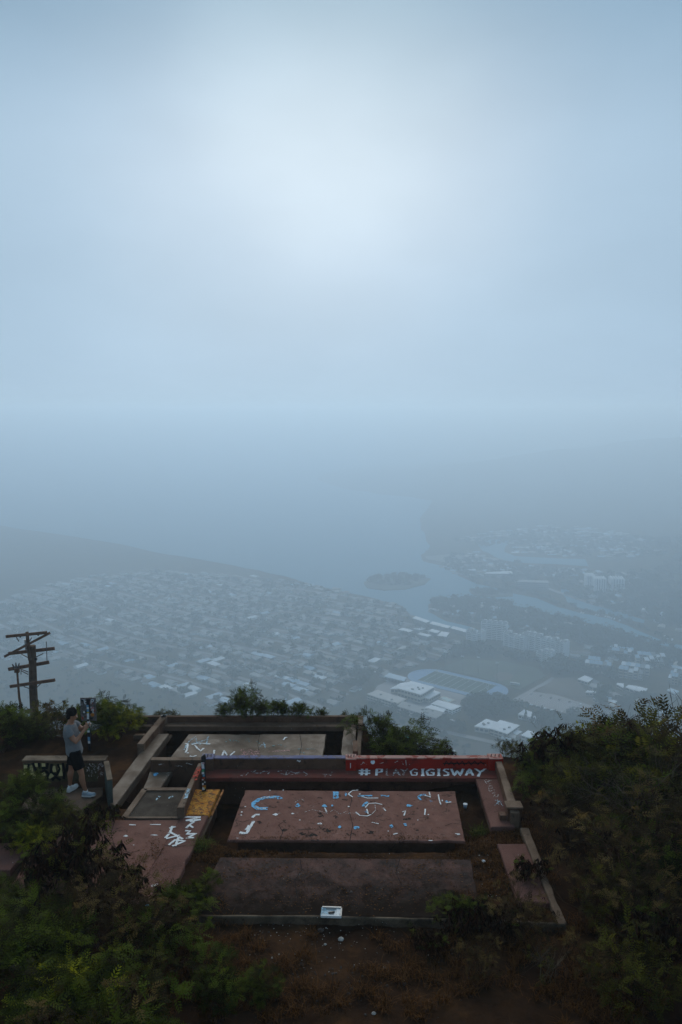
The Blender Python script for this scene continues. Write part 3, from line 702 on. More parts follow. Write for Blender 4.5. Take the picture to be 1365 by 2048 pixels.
# ---- parked cars
CC = [simple('white_car_paint', (0.6, 0.62, 0.63), 0.3), simple('silver_car_paint', (0.35, 0.37, 0.39), 0.3, 0.3), simple('dark_car_paint', (0.03, 0.035, 0.04), 0.3), simple('red_car_paint', (0.25, 0.03, 0.03), 0.3)]
TY = simple('tyre_rubber', (0.012, 0.012, 0.012), 0.8)
car_me = []
bod = MB()
prof = [(-2.2, .35), (-2.2, .9), (-1.7, 1.0), (-1.1, 1.48), (.6, 1.48), (1.2, 1.0), (2.1, .85), (2.2, .35)]
bod.add([(x, -.88, z) for x, z in prof] + [(x, .88, z) for x, z in prof], [list(range(7, -1, -1)), list(range(8, 16))] + [(i, (i + 1) % 8, 8 + (i + 1) % 8, 8 + i) for i in range(8)])
gl = MB(); gl.box((-.3, 0, 1.22), (1.75, 1.8, .3))
wh = MB()
for sx in (-1.35, 1.35):
    for sy in (-.85, .85): wh.tube([(sx, sy - .1, .33), (sx, sy + .1, .33)], .33, 8)
bodm = [bod.mesh('car_body', c_) for c_ in CC]; glm = gl.mesh('car_glass', M['glass']); whm = wh.mesh('car_wheels', TY)
def car(p, rz, ci, lb, grp):
    e = empty('parked_car', p, rz, lb, 'car', grp)
    link('body', bodm[ci], e); link('window', glm, e); link('wheels', whm, e)
CN = ['white', 'silver', 'dark', 'red']
r_ = random.Random(3)
for row, (s0, s1, n_) in enumerate([((1040, 1404), (1116, 1424), 24), ((1124, 1425), (1212, 1440), 16), ((1064, 1388), (1180, 1413), 6)]):
    a, c = W(*s0, .75), W(*s1, .75); d = c - a; rz = math.atan2(d.y, d.x) + math.pi / 2
    for k in range(n_):
        if r_.random() < 0.12 and row < 2: continue
        ci = r_.choice((0, 0, 1, 2, 2)); where = ['in the long row along the lower edge of the parking lot', 'in the right hand row below the parking lot', 'standing alone in the middle of the parking lot'][row]
        car(a.lerp(c, (k + r_.uniform(-.1, .1)) / n_), rz, ci, f'{CN[ci]} car parked {where}', 'cars parked around the school parking lot')
for k, (x, y, ci) in enumerate([(726 + 2 * i, 1348 - .3 * i, i % 3) for i in range(0, 16, 2)] + [(904, 1441, 0), (909, 1443, 1), (916, 1446, 2), (921, 1455, 0), (786, 1452, 0), (1050, 1478, 0), (1058, 1482, 2), (1066, 1485, 1), (1040, 1474, 3)]):
    car(W(x, y, .6), .3 * k, ci, f'{CN[ci]} car parked ' + ('left of the pale blue shed' if k < 8 else 'on the road in front of the near school buildings'), 'cars scattered near the school')
e = empty('long_trailer', W(1014, 1482, .5), math.atan2(*(W(1024, 1485, .5) - W(1004, 1480, .5)).yx), 'long white trailer parked in front of the large white hall', 'trailer')
MB().box((0, 0, 2.2), (13, 2.6, 2.7)).build('cargo_box', M['white'], e); w_ = MB()
for sx in (-5, -3.8, 4): w_.tube([(sx, -1.3, .5), (sx, 1.3, .5)], .5, 8)
w_.build('wheels', TY, e)
e = empty('bus', W(1030, 1370, .5), -0.4, 'white bus on the grass near the right end of the track', 'bus')
MB().box((0, 0, 1.9), (12, 2.6, 2.7)).build('body', M['white'], e); MB().box((0, 0, 2.3), (11.4, 2.66, .8)).build('window', M['glass'], e)
w_ = MB(); [w_.tube([(sx, -1.25, .5), (sx, 1.25, .5)], .5, 8) for sx in (-4, 4)]; w_.build('wheels', TY, e)

# ---- boats in the channel
hull = MB(); hp = [(-4, -1.3), (2, -1.4), (5, 0), (2, 1.4), (-4, 1.3)]
hull.add([(x * .92, y * .7, 0) for x, y in hp] + [(x, y, 1.3) for x, y in hp], [(4, 3, 2, 1, 0), (5, 6, 7, 8, 9)] + [(i, (i + 1) % 5, 5 + (i + 1) % 5, 5 + i) for i in range(5)])
hm = hull.mesh('boat_hull', M['white']); cm = MB().box((-.5, 0, 1.9), (3.6, 1.9, 1.3)).mesh('boat_cabin', M['bwhite'])
bo = [(1163, 1224.5), (1167, 1225.5), (1192, 1228.5), (1197, 1229.5), (1211, 1232), (1216, 1233), (1220, 1234), (1224, 1235), (1229, 1236.5), (1240, 1240), (1330, 1272), (1336, 1275), (1345, 1278)]
for k, (x, y) in enumerate(bo):
    e = empty('motor_boat', W(x, y + 2, 1.02), R(60), 'small white motor boat moored along the far bank of the channel', 'boat', 'boats moored in the marina channel')
    link('hull', hm, e); link('cabin', cm, e)

# ---------------------------------------------------------------- houses
def house_mesh(w, d, h, rh, hip, wallm, roofm, seed):
    wall = MB().box((0, 0, h / 2), (w, d, h)); 
    W2, D2 = w / 2 + .7, d / 2 + .7; rx = W2 - (D2 * .8 if hip else 0)
    roof = MB().add([(-W2, -D2, h), (W2, -D2, h), (W2, D2, h), (-W2, D2, h), (-rx, 0, h + rh), (rx, 0, h + rh)], [(0, 1, 5, 4), (2, 3, 4, 5), (1, 2, 5), (3, 0, 4), (3, 2, 1, 0)])
    r_ = random.Random(seed)
    if r_.random() < .6:
        a = w * .3; roof.add([(a - 3, -D2 - 3, h), (a + 3, -D2 - 3, h), (a + 3, 0, h), (a - 3, 0, h), (a, -D2 - 3, h + rh * .8), (a, 0, h + rh * .8)], [(0, 4, 5, 3), (1, 2, 5, 4), (0, 1, 4), (0, 3, 2, 1)])
        wall.box((a, -d / 2 - 1.3, h / 2), (5, 2.8, h))
    return wall.mesh('house_wall', wallm), roof.mesh('house_roof', roofm)
RN = {'rwhite': 'white', 'rblue': 'pale blue', 'rgrey': 'grey', 'rbeige': 'beige', 'rbrown': 'brown'}
HM = []
for k in range(20):
    r_ = random.Random(k); rm = ['rwhite', 'rblue', 'rblue', 'rgrey', 'rgrey', 'rbeige', 'rbrown', 'rbrown', 'rgrey', 'rblue'][k % 10]
    HM.append((rm, house_mesh(r_.uniform(13, 21), r_.uniform(8, 11), 3.0, r_.uniform(1.3, 2.2), k % 3 == 0, M[['bwall', 'bwhite', 'bgrey'][k % 3]], M[rm], k)))
def inpoly(x, y, q):
    c = False; j = len(q) - 1
    for i in range(len(q)):
        if (q[i][1] > y) != (q[j][1] > y) and x < (q[j][0] - q[i][0]) * (y - q[i][1]) / (q[j][1] - q[i][1]) + q[i][0]: c = not c
        j = i
    return c
def area(px): return [tuple(W(x, y, 0)[:2]) for x, y in px]
AREAS = [
 ('left', area([(-80, 1250), (0, 1200), (120, 1160), (300, 1140), (480, 1150), (640, 1172), (780, 1205), (812, 1226), (880, 1262), (925, 1290), (880, 1320), (800, 1340), (735, 1368), (700, 1400), (640, 1442), (560, 1437), (330, 1394), (230, 1362), (130, 1324), (0, 1318), (-80, 1330)]), R(-37), 0.88),
 ('point', area([(862, 1206), (892, 1200), (975, 1201), (1047, 1220), (1100, 1233), (1156, 1246), (1190, 1258), (1150, 1275), (1060, 1268), (960, 1250), (892, 1236), (866, 1222)]), R(-25), 0.8),
 ('shore', area([(880, 1138), (905, 1110), (955, 1105), (1000, 1126), (1120, 1136), (1190, 1142), (1290, 1160), (1240, 1200), (1150, 1160), (1100, 1155), (1040, 1155), (960, 1162), (925, 1150)]), R(12), 0.75),
 ('inland', area([(1020, 1096), (1100, 1085), (1240, 1095), (1340, 1125), (1300, 1130), (1200, 1120), (1110, 1113), (1030, 1108)]), R(5), 0.8),
 ('far', area([(900, 1082), (950, 1070), (1100, 1050), (1250, 1065), (1340, 1100), (1240, 1092), (1100, 1082), (1020, 1090), (990, 1074), (955, 1082)]), R(20), 0.6),
 ('bank', area([(1150, 1170), (1180, 1190), (1290, 1215), (1370, 1240), (1420, 1270), (1340, 1262), (1270, 1235), (1180, 1203)]), R(-20), 0.6),
 ('right', area([(1120, 1300), (1200, 1270), (1300, 1290), (1400, 1315), (1400, 1345), (1330, 1336), (1270, 1350), (1200, 1345), (1130, 1330)]), R(-30), 0.35)]
AW = {'left': 'in the foggy estate', 'point': 'on the tree covered point in the marina', 'shore': 'on the far shore around the towers', 'inland': 'behind the curved inlet',
      'far': 'far off below the misty hills', 'bank': 'along the canal bank on the right', 'right': 'between the apartment terraces on the right'}
AG = {'left': 'houses of the foggy estate', 'point': 'houses on the marina point', 'shore': 'houses on the far shore', 'inland': 'houses behind the inlet', 'far': 'houses far below the hills', 'bank': 'houses on the canal bank', 'right': 'houses between the terraces'}
H_ = []
for nm, poly, ang_, dens in AREAS:
    xs = [p[0] for p in poly]; ys = [p[1] for p in poly]; cx, cy = sum(xs) / len(xs), sum(ys) / len(ys); r_ = random.Random(len(nm)); ca, sa = math.cos(ang_), math.sin(ang_)
    for j in range(-70, 70):
        v = j * 27 + (6 if j % 2 else -4)
        for i in range(-90, 90):
            u = i * 21 + (9 if j % 4 > 1 else 0)
            if i % 14 == 0: continue
            v2 = v + 12 * math.sin(u * .011); x, y = cx + ca * u - sa * v2, cy + sa * u + ca * v2
            if inpoly(x, y, poly) and r_.random() < dens and y < 3200:
                vi_ = r_.randrange(20)
                if nm == 'left' and r_.random() < min(.9, (y - 930) / 350): vi_ = r_.choice((3, 4, 6, 7, 8, 13, 14, 16, 17, 18))  # farther estate roofs get duller colours, imitating thicker fog
                H_.append((math.hypot(x, y), x + r_.uniform(-2, 2), y + r_.uniform(-3, 3), ang_ + .12 * math.sin(x * .008) + (0 if r_.random() < .7 else math.pi / 2) + r_.uniform(-.08, .08), vi_, nm))
_, lp_, la_, _ = AREAS[0]
xs = [p[0] for p in lp_]; ys = [p[1] for p in lp_]; cx, cy = sum(xs) / len(xs), sum(ys) / len(ys); ca, sa = math.cos(la_), math.sin(la_)
for j in range(-70, 70, 2):
    run = []
    for i in range(-190, 191):
        u = i * 10; v = 27 * j + 14.5 + 12 * math.sin(u * .011); x, y = cx + ca * u - sa * v, cy + sa * u + ca * v
        if inpoly(x, y, lp_): run.append((x, y))
        elif len(run) > 4: break
        else: run = []
    if len(run) > 4:
        mb = MB(); vs = []
        for k, (x, y) in enumerate(run):
            z = max(0.4, float(hill_z(x, y)) + .35); vs += [(x - sa * 3.4 * 1, y + ca * 3.4, z), (x + sa * 3.4, y - ca * 3.4, z)]
        mb.add(vs, [(2 * k + 1, 2 * k + 3, 2 * k + 2, 2 * k) for k in range(len(run) - 1)]); tag(mb.build('street', M['road']), kind='structure')
def seen(x, y, z, mx=20):
    dz = CAM_Z - z; zc = y * CP + dz * SP
    if zc <= 0: return False
    px = 682.5 + FPX * x / zc; py = 1024 + FPX * (dz * CP - y * SP) / zc
    return -mx < px < 1365 + mx and py < 2048 + mx
H_ = [h for h in H_ if seen(h[1], h[2], 2, 60)]
H_.sort(key=lambda h: h[0])
HOUSEPOS = [(h[1], h[2]) for h in H_]
ta, tb = {}, {}
for k, (dist, x, y, a, vi, nm) in enumerate(H_):
    rm, (wm, rmesh) = HM[vi]
    if k < 300:
        sub = ''
        if nm == 'left':
            sub = (' nearest the slope' if dist < 1000 else ' middle rows' if dist < 1120 else ' farther rows') + (', left side' if x < -220 else ', centre left' if x < -90 else ', centre right' if x < 40 else ', beside the school')
        hs = ['hipped', 'gabled', 'gabled'][vi % 3]; wd = wm.vertices[1].co.x * 2
        e = empty('house', (x, y, float(hill_z(x, y))), a, f"{'long' if wd > 18 else 'short' if wd < 15 else 'low'} house, {RN[rm]} {hs} roof, {AW[nm]}{sub}", 'house', AG[nm])
        link('wall', wm, e); link('roof', rmesh, e)
    else:
        for me, dct in ((wm, ta), (rmesh, tb)):
            dct.setdefault(me.materials[0].name, []).append((me, x, y, float(hill_z(x, y)), a))
mb = MB(); mats = []
for dct in (ta, tb):
    for mn, lst in dct.items():
        mi = len(mats); mats.append(bpy.data.materials[mn])
        for me, x, y, z, a in lst:
            ca, sa = math.cos(a), math.sin(a)
            mb.add([(x + v.co.x * ca - v.co.y * sa, y + v.co.x * sa + v.co.y * ca, z + v.co.z) for v in me.vertices], [tuple(p.vertices) for p in me.polygons], mi)
tag(mb.build('distant_houses', mats), 'mass of further pale and grey roofs fading into the fog', 'houses', kind='stuff')
print('houses', len(H_))

# ---------------------------------------------------------------- trees of the valley
def clump_tree(seed, h, rw, conif=False, dens=150, fs=1.3):
    r_ = np.random.default_rng(seed); n = dens
    if conif:
        t_ = r_.uniform(0, 1, n); rr = rw * (1 - t_) * r_.uniform(.5, 1, n); a = r_.uniform(0, 6.28, n)
        C = np.stack([rr * np.cos(a), rr * np.sin(a), h * (.12 + .88 * t_)], -1)
    else:
        k = 6; cc = np.stack([r_.uniform(-.5, .5, k) * rw, r_.uniform(-.5, .5, k) * rw, h * r_.uniform(.5, .78, k)], -1); rad = rw * r_.uniform(.4, .65, k)
        idx = r_.integers(0, k, n); d = r_.normal(0, 1, (n, 3)); d /= np.linalg.norm(d, axis=1)[:, None]; d[:, 2] *= .75
        C = cc[idx] + d * (rad[idx] * r_.uniform(.75, 1.05, n))[:, None]
    A = r_.normal(0, 1, (n, 3)); A /= np.linalg.norm(A, axis=1)[:, None]; B = np.cross(A, r_.normal(0, 1, (n, 3))); B /= np.linalg.norm(B, axis=1)[:, None]
    s = fs * r_.uniform(.6, 1.2, n)[:, None]
    V = np.stack([C + A * s, C + B * s * .8, C - A * s, C - B * s * .8], 1)
    return V.reshape(-1, 3), np.repeat(r_.uniform(0, 1, n), 4)
M['crown'] = leafmat('valley_tree_leaves', (0.018, 0.028, 0.012), (0.055, 0.07, 0.028), 0.8, trans=False)
M['palm'] = leafmat('palm_leaves', (0.02, 0.03, 0.012), (0.06, 0.07, 0.03), 0.8, trans=False)
TM = []
for k in range(8):
    hh, rw = [(9, 6.5), (7, 5), (11, 8), (8, 7), (6, 4), (13, 9), (14, 3.2), (12, 2.6)][k]
    V, tn = clump_tree(k, hh, rw, k >= 6, 170, 1.5 if k < 6 else 1.0)
    TM.append((quads_mesh('tree_crown', V, M['crown'], tn), MB().tube([(0, 0, 0), (.2, 0, hh * .6)], [.35, .18], 5).mesh('tree_trunk', M['twig']), V, tn))
# palms
r0 = np.random.default_rng(9); pv_ = []
for k in range(14):
    a = k * 6.28 / 14 + r0.uniform(-.2, .2); dx, dy = math.cos(a), math.sin(a); prev = np.array([0, 0, 9.0])
    for s_ in range(3):
        q = prev + np.array([dx, dy, [.35, -.25, -.9][s_]]) * 1.05; sd_ = np.array([-dy, dx, 0]) * [.35, .45, .3][s_]
        pv_ += [prev - sd_, prev + sd_, q + sd_ * .8, q - sd_ * .8]; prev = q
PV = np.array(pv_); TM.append((quads_mesh('palm_crown', PV, M['palm'], np.full(len(PV), .5)), MB().tube([(0, 0, 0), (.3, 0, 4.5), (0, 0, 9)], [.28, .2, .17], 5).mesh('palm_trunk', M['twig']), PV, np.full(len(PV), .5)))
T_ = []; r_ = random.Random(21)
def scat(px, n, kinds, grp, smin=.7, smax=1.2):
    q = area(px); xs = [p[0] for p in q]; ys = [p[1] for p in q]; c_ = 0; tr_ = 0
    while c_ < n and tr_ < n * 40:
        tr_ += 1; x, y = r_.uniform(min(xs), max(xs)), r_.uniform(min(ys), max(ys))
        if inpoly(x, y, q): T_.append((x, y, r_.choice(kinds), r_.uniform(smin, smax), grp)); c_ += 1
def line(px, step, kinds, grp, jit=3, smin=.7, smax=1.1):
    q = [W(x, y, 0) for x, y in px]
    for a, c in zip(q[:-1], q[1:]):
        n = max(1, int((c - a).length / step))
        for k in range(n):
            p = a.lerp(c, (k + r_.random() * .7) / n); T_.append((p.x + r_.uniform(-jit, jit), p.y + r_.uniform(-jit, jit), r_.choice(kinds), r_.uniform(smin, smax), grp))
B_ = [0, 1, 2, 3, 4]
scat([(925, 1415), (950, 1402), (1000, 1400), (1045, 1415), (1040, 1430), (990, 1436), (940, 1440)], 60, [0, 2, 3, 5], 'school', .8, 1.2)
scat([(1040, 1440), (1090, 1432), (1180, 1445), (1240, 1450), (1200, 1480), (1100, 1465)], 60, [0, 2, 5, 6], 'school', .8, 1.3)
scat([(730, 1410), (800, 1425), (880, 1445), (940, 1462), (900, 1478), (760, 1450), (700, 1440)], 45, [0, 1, 3, 4], 'school')
scat([(700, 1350), (730, 1330), (760, 1345), (740, 1375), (705, 1380)], 14, [0, 3, 5], 'school')
scat([(1085, 1340), (1110, 1320), (1160, 1330), (1240, 1350), (1230, 1366), (1150, 1350), (1110, 1352)], 60, [0, 2, 3, 5], 'condo')
scat([(880, 1322), (930, 1290), (1000, 1300), (1075, 1322), (1070, 1330), (1000, 1315), (930, 1312)], 70, B_, 'condo')
scat([(1205, 1392), (1215, 1385), (1210, 1412), (1197, 1414)], 5, [5, 2], 'school', 1, 1.3)
scat([(1230, 1390), (1300, 1400), (1400, 1440), (1400, 1480), (1280, 1460), (1235, 1430)], 70, B_, 'yard')
line([(862, 1206), (892, 1199), (940, 1195), (980, 1199), (1047, 1218), (1100, 1230), (1156, 1243), (1218, 1258), (1254, 1272), (1306, 1287), (1365, 1300)], 11, [8, 8, 0, 1, 4], 'point')
line([(866, 1226), (900, 1240), (960, 1256)], 12, [8, 1, 4], 'point')
line([(905, 1137), (957, 1170), (1000, 1176), (1073, 1193), (1115, 1211), (1166, 1224), (1218, 1233), (1290, 1262), (1340, 1282)], 12, [0, 3, 4, 2], 'shore')
scat([(862, 1206), (892, 1200), (975, 1201), (1100, 1233), (1190, 1258), (1200, 1280), (1150, 1280), (1060, 1268), (960, 1250), (866, 1222)], 420, B_, 'point')
scat([(1130, 1262), (1200, 1262), (1340, 1300), (1400, 1330), (1330, 1340), (1180, 1310)], 260, B_, 'yard')
scat([(880, 1138), (905, 1110), (1000, 1126), (1290, 1160), (1365, 1215), (1365, 1260), (1240, 1230), (1150, 1200), (1100, 1172), (960, 1162)], 520, B_, 'shore')
scat([(900, 1082), (1100, 1060), (1365, 1090), (1365, 1140), (1200, 1118), (1040, 1106), (1000, 1090), (950, 1096)], 400, B_, 'far')
scat([(735, 1160), (820, 1152), (852, 1159), (812, 1175), (740, 1173)], 60, B_, 'isle'); scat([(941, 1181), (1005, 1182), (1024, 1187), (985, 1191), (950, 1190)], 60, [1, 4, 3], 'isle', .6, .9)
scat([(-80, 1230), (300, 1145), (640, 1175), (812, 1226), (925, 1290), (735, 1368), (640, 1442), (330, 1394), (130, 1324), (-80, 1326)], 900, B_, 'left', .6, 1.0)
scat([(-200, 1335), (130, 1336), (330, 1402), (560, 1445), (700, 1455), (700, 1500), (300, 1450), (0, 1400), (-200, 1400)], 260, [4, 4, 1], 'slope', .35, .7)
scat([(740, 1470), (900, 1480), (1160, 1530), (1200, 1600), (800, 1600)], 160, [4, 1], 'slope', .35, .7)
scat([(1230, 1180), (1420, 1120), (1420, 1300), (1320, 1250)], 340, B_, 'shore')
T_ = [q for q in T_ if seen(q[0], q[1], 5, 60)]
T_.sort(key=lambda q: math.hypot(q[0], q[1]) / q[3])
KN = ['round dark tree', 'small round tree', 'broad spreading tree', 'dense wide tree', 'low bushy tree', 'large dark tree', 'tall narrow conifer', 'slim conifer', 'coconut palm']
TW = {'school': 'among the school buildings', 'condo': 'around the stepped apartments', 'yard': 'near the right hand terraces', 'point': 'on the marina point', 'shore': 'on the far shore', 'far': 'below the hills', 'isle': 'on the island', 'left': 'between houses in the foggy estate', 'slope': 'on the scrub at the foot of the slope'}
def TWX(g, x, y):
    if g == 'school': return ('left of the school' if x < 20 else 'in front of the classroom blocks' if x < 105 else 'between the near halls and the track' if x < 215 else 'below the parking lot' if x < 300 else 'right of the parking lot') + (', near side' if y < 900 else '')
    if g in ('yard', 'condo'): return TW[g] + (', left part' if x < 330 else ', right part')
    if g == 'left': return TW[g] + (', left side' if x < -150 else ', right side')
    return TW[g]
VS, TS = [], []; nb_ = 0
for k, (x, y, ki, s_, g2) in enumerate(T_):
    z = float(hill_z(x, y)); cm_, tm_, V, tn = TM[ki]; a = random.uniform(0, 6.28)
    if nb_ < 300 and g2 != 'slope':
        nb_ += 1; e = empty('palm_tree' if ki == 8 else 'valley_tree', (x, y, z), a, f'{KN[ki]} {TWX(g2, x, y)}', 'palm' if ki == 8 else 'tree', 'trees ' + TW[g2]); e.scale = (s_,) * 3
        link('crown', cm_, e); link('trunk', tm_, e)
    else:
        ca, sa = math.cos(a), math.sin(a); U = V[: len(V) // 2 * 1 // 4 * 4] if ki < 6 else V
        U = U * s_ * (1.12 if ki < 6 else 1); VS.append(np.stack([x + U[:, 0] * ca - U[:, 1] * sa, y + U[:, 0] * sa + U[:, 1] * ca, z + U[:, 2]], -1)); TS.append(tn[:len(U)])
tag(link('distant_trees', quads_mesh('distant_trees', np.concatenate(VS), M['crown'], np.concatenate(TS))), 'mass of further trees spread over the valley floor', 'trees', kind='stuff')
print('trees', len(T_))
# ---------------------------------------------------------------- the ruin on the hilltop
PAINT_Z = 0.006
def gp(L_, dz=0.0): return [tuple(G(x, y, dz)[:2]) for x, y in L_]
def slab_thing(name, label, cat, px, top, thick, mat, bev=0.012, parent=None, rough=True):
    """a cast slab whose top corners sit at these pixels; edges are slightly chipped"""
    q = ccw(gp(px, top)); c = Vector((sum(p[0] for p in q) / len(q), sum(p[1] for p in q) / len(q), 0))
    r_ = random.Random(int(px[0][0]) * 7 + int(px[0][1]))
    o_ = []
    for i in range(len(q)):
        a, b2 = Vector(q[i]), Vector(q[(i + 1) % len(q)]); l = (b2 - a).length; k = max(1, int(l / 0.16)) if rough else 1
        d = (b2 - a).normalized(); nn = Vector((-d.y, d.x))
        for j in range(k):
            p = a.lerp(b2, j / k) + (nn * (abs(r_.gauss(0, .006)) + (r_.random() < .06) * r_.uniform(.01, .035)) if j else Vector((0, 0)))
            o_.append((p.x - c.x, p.y - c.y))
    mb = MB().prism(o_, top - thick, top, 0, bev)
    if parent is None:
        o = mb.build(name, mat); o.location = (c.x, c.y, ZS); tag(o, label, cat)
    else:
        o = mb.build(name, mat, parent); o.location = Vector((c.x, c.y, ZS)) - parent.location
    return o
def ribbon(strokes, w, dz=PAINT_Z, seed=0, jag=0.25):
    """flat strokes on a level surface, given as pixel polylines; w in metres"""
    mb = MB(); r_ = random.Random(seed)
    for si, st in enumerate(strokes):
        ww = w
        pts = [G(x, y, dz) for x, y in st]; dd = []
        for a, b2 in zip(pts[:-1], pts[1:]):
            n = max(1, int((b2 - a).length / 0.05)); dd += [a.lerp(b2, k / n) for k in range(n)]
        dd.append(pts[-1])
        vs = []
        for i, p in enumerate(dd):
            d = dd[min(i + 1, len(dd) - 1)] - dd[max(i - 1, 0)]; d = Vector((d.x, d.y, 0)); d = d.normalized() if d.length > 1e-6 else Vector((1, 0, 0))
            nn = Vector((-d.y, d.x, 0)) * ww / 2
            vs += [p + nn * (1 + r_.uniform(-jag, jag)) + Vector((0, 0, si * .0004)), p - nn * (1 + r_.uniform(-jag, jag)) + Vector((0, 0, si * .0004))]
        mb.add(vs, [(2 * i + 1, 2 * i + 3, 2 * i + 2, 2 * i) for i in range(len(dd) - 1)])
    return mb
def vribbon(strokes, w, Y, rz=0.0, seed=0):
    """flat strokes on a vertical face standing across the view at distance Y"""
    mb = MB(); r_ = random.Random(seed)
    for si, st in enumerate(strokes):
        pts = [P(x, y, Y) for x, y in st]; dd = []
        for a, b2 in zip(pts[:-1], pts[1:]):
            n = max(1, int((b2 - a).length / 0.05)); dd += [a.lerp(b2, k / n) for k in range(n)]
        dd.append(pts[-1]); vs = []
        for i, p in enumerate(dd):
            d = dd[min(i + 1, len(dd) - 1)] - dd[max(i - 1, 0)]; d = Vector((d.x, 0, d.z)); d = d.normalized() if d.length > 1e-6 else Vector((1, 0, 0))
            nn = Vector((-d.z, 0, d.x)) * w / 2 * (1 + r_.uniform(-.2, .2))
            vs += [p + nn - Vector((0, si * .0004, 0)), p - nn - Vector((0, si * .0004, 0))]
        mb.add(vs, [(2 * i, 2 * i + 2, 2 * i + 3, 2 * i + 1) for i in range(len(dd) - 1)])
    return mb
def put(mb, name, mat, parent):
    o = mb.build(name, mat, parent)
    loc = parent.location
    for v in o.data.vertices: v.co -= loc
    return o
def blob(cx, cy, rx, ry, n=12, seed=0):
    r_ = random.Random(seed); return [(cx + rx * math.cos(6.283 * i / n) * r_.uniform(.5, 1.15), cy + ry * math.sin(6.283 * i / n) * r_.uniform(.5, 1.15)) for i in range(n)]
def blobs(items, dz=PAINT_Z + .001):
    mb = MB()
    for k, (cx, cy, rx, ry) in enumerate(items):
        p = [G(x, y, dz) for x, y in blob(cx, cy, rx, ry, 11, k)]; c = G(cx, cy, dz)
        mb.add([c] + p, [(0, 1 + (i + 1) % 11, 1 + i) for i in range(11)])
    return mb
def supports(th, px, top, depth, ins, mat, name='base_wall'):
    q = ccw(gp(px, top)); q = inset(q, ins); loc = th.location
    return MB().prism([(p[0] - loc.x, p[1] - loc.y) for p in q], -depth, top - .001).build(name, mat, th)

# --- upper (far) room
slab = slab_thing('grey_slab', 'grey concrete slab with scribbled pale blue and pink paint inside the far room', 'slab', [(378, 1468), (653, 1468), (646, 1524), (333, 1524)], 0.0, 0.10, M['slab_grey'])
supports(slab, [(378, 1468), (653, 1468), (646, 1524), (333, 1524)], -0.1, 0.9, 0.10, M['wall'])
put(ribbon([[(371, 1497), (378, 1483), (392, 1473), (394, 1485), (402, 1489)], [(383, 1488), (418, 1478)], [(413, 1489), (417, 1472)], [(520, 1494), (528, 1486), (532, 1496)], [(373, 1490), (369, 1500)]], .035, seed=1), 'graffiti', M['p_blue2'], slab)
put(ribbon([[(384, 1489), (398, 1486), (421, 1488)], [(390, 1490), (396, 1497), (402, 1502), (408, 1496)], [(370, 1487), (376, 1488), (375, 1499), (371, 1505)], [(380, 1512), (386, 1513), (394, 1511)], [(369, 1518), (377, 1517)], [(429, 1500), (428, 1515)], [(443, 1515), (449, 1501), (456, 1513)],
             [(460, 1512), (470, 1503)], [(567, 1480), (571, 1475), (575, 1475)], [(374, 1506), (378, 1506)]], .04, seed=2), 'graffiti', M['p_white'], slab)
put(ribbon([[(480, 1502), (486, 1498), (492, 1508), (500, 1499), (508, 1508), (515, 1500), (520, 1509)], [(482, 1510), (520, 1506)], [(485, 1505), (517, 1512)], [(535, 1503), (580, 1501)]], .07, seed=3), 'graffiti', M['p_pink'], slab)
put(ribbon([[(452, 1484), (458, 1477), (464, 1484), (470, 1479), (478, 1484)], [(490, 1483), (496, 1476), (499, 1484)], [(512, 1481), (520, 1487)], [(545, 1492), (560, 1489), (572, 1493)], [(600, 1504), (612, 1507)], [(590, 1498), (630, 1498)]], .03, seed=4), 'graffiti', M['p_teal'], slab)
# ledge round the room, four strips
rimw = 0.0
fl = slab_thing('far_ledge', 'brown wet concrete ledge along the back of the far room, under the hedge', 'ledge', [(303, 1441), (718, 1441), (714, 1453), (312, 1452.5)], 0.0, .12, M['ledge'])
supports(fl, [(303, 1441), (718, 1441), (714, 1453), (312, 1452.5)], -.12, .85, .05, M['wall'])
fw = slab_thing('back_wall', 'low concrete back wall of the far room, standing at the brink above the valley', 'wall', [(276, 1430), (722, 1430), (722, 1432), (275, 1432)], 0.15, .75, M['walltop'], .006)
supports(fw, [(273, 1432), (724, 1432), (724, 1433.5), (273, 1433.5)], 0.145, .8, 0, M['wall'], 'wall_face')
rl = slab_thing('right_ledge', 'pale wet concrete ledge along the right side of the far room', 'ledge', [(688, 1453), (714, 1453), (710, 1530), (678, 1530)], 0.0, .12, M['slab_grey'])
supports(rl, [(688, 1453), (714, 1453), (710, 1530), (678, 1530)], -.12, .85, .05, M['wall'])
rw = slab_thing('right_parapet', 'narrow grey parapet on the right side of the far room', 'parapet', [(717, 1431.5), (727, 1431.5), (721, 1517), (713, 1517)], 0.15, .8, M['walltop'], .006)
put(MB().box(G(711, 1502, 0.12), (.1, .55, .24)), 'side_block', M['wall'], rw)
lw = slab_thing('left_walkway', 'long bare brown concrete walkway running down the left side', 'walkway', [(309, 1467), (339, 1467), (231, 1612), (219, 1606), (218, 1587)], 0.0, .12, M['slab_grey'])
supports(lw, [(309, 1467), (339, 1467), (231, 1612), (219, 1606), (218, 1587)], -.12, .85, .06, M['wall'])
put(MB().tube([G(343, 1471, -.16), G(240, 1611, -.16)], .035, 4), 'lower_rail', M['walltop'], lw)
lp = slab_thing('left_parapet', 'sloping looking concrete parapet at the top of the left walkway', 'parapet', [(322, 1432), (335, 1432), (288, 1488), (275, 1488)], 0.17, .5, M['walltop'], .006)
supports(lp, [(322, 1432), (335, 1432), (288, 1488), (275, 1488)], 0.16, .5, -.004, M['wall'], 'wall_face')
put(MB().tube([G(324, 1432, .18), G(327, 1432, .24), G(331, 1432, .19)], .03, 5), 'rusty_bolt', M['black'], lp)
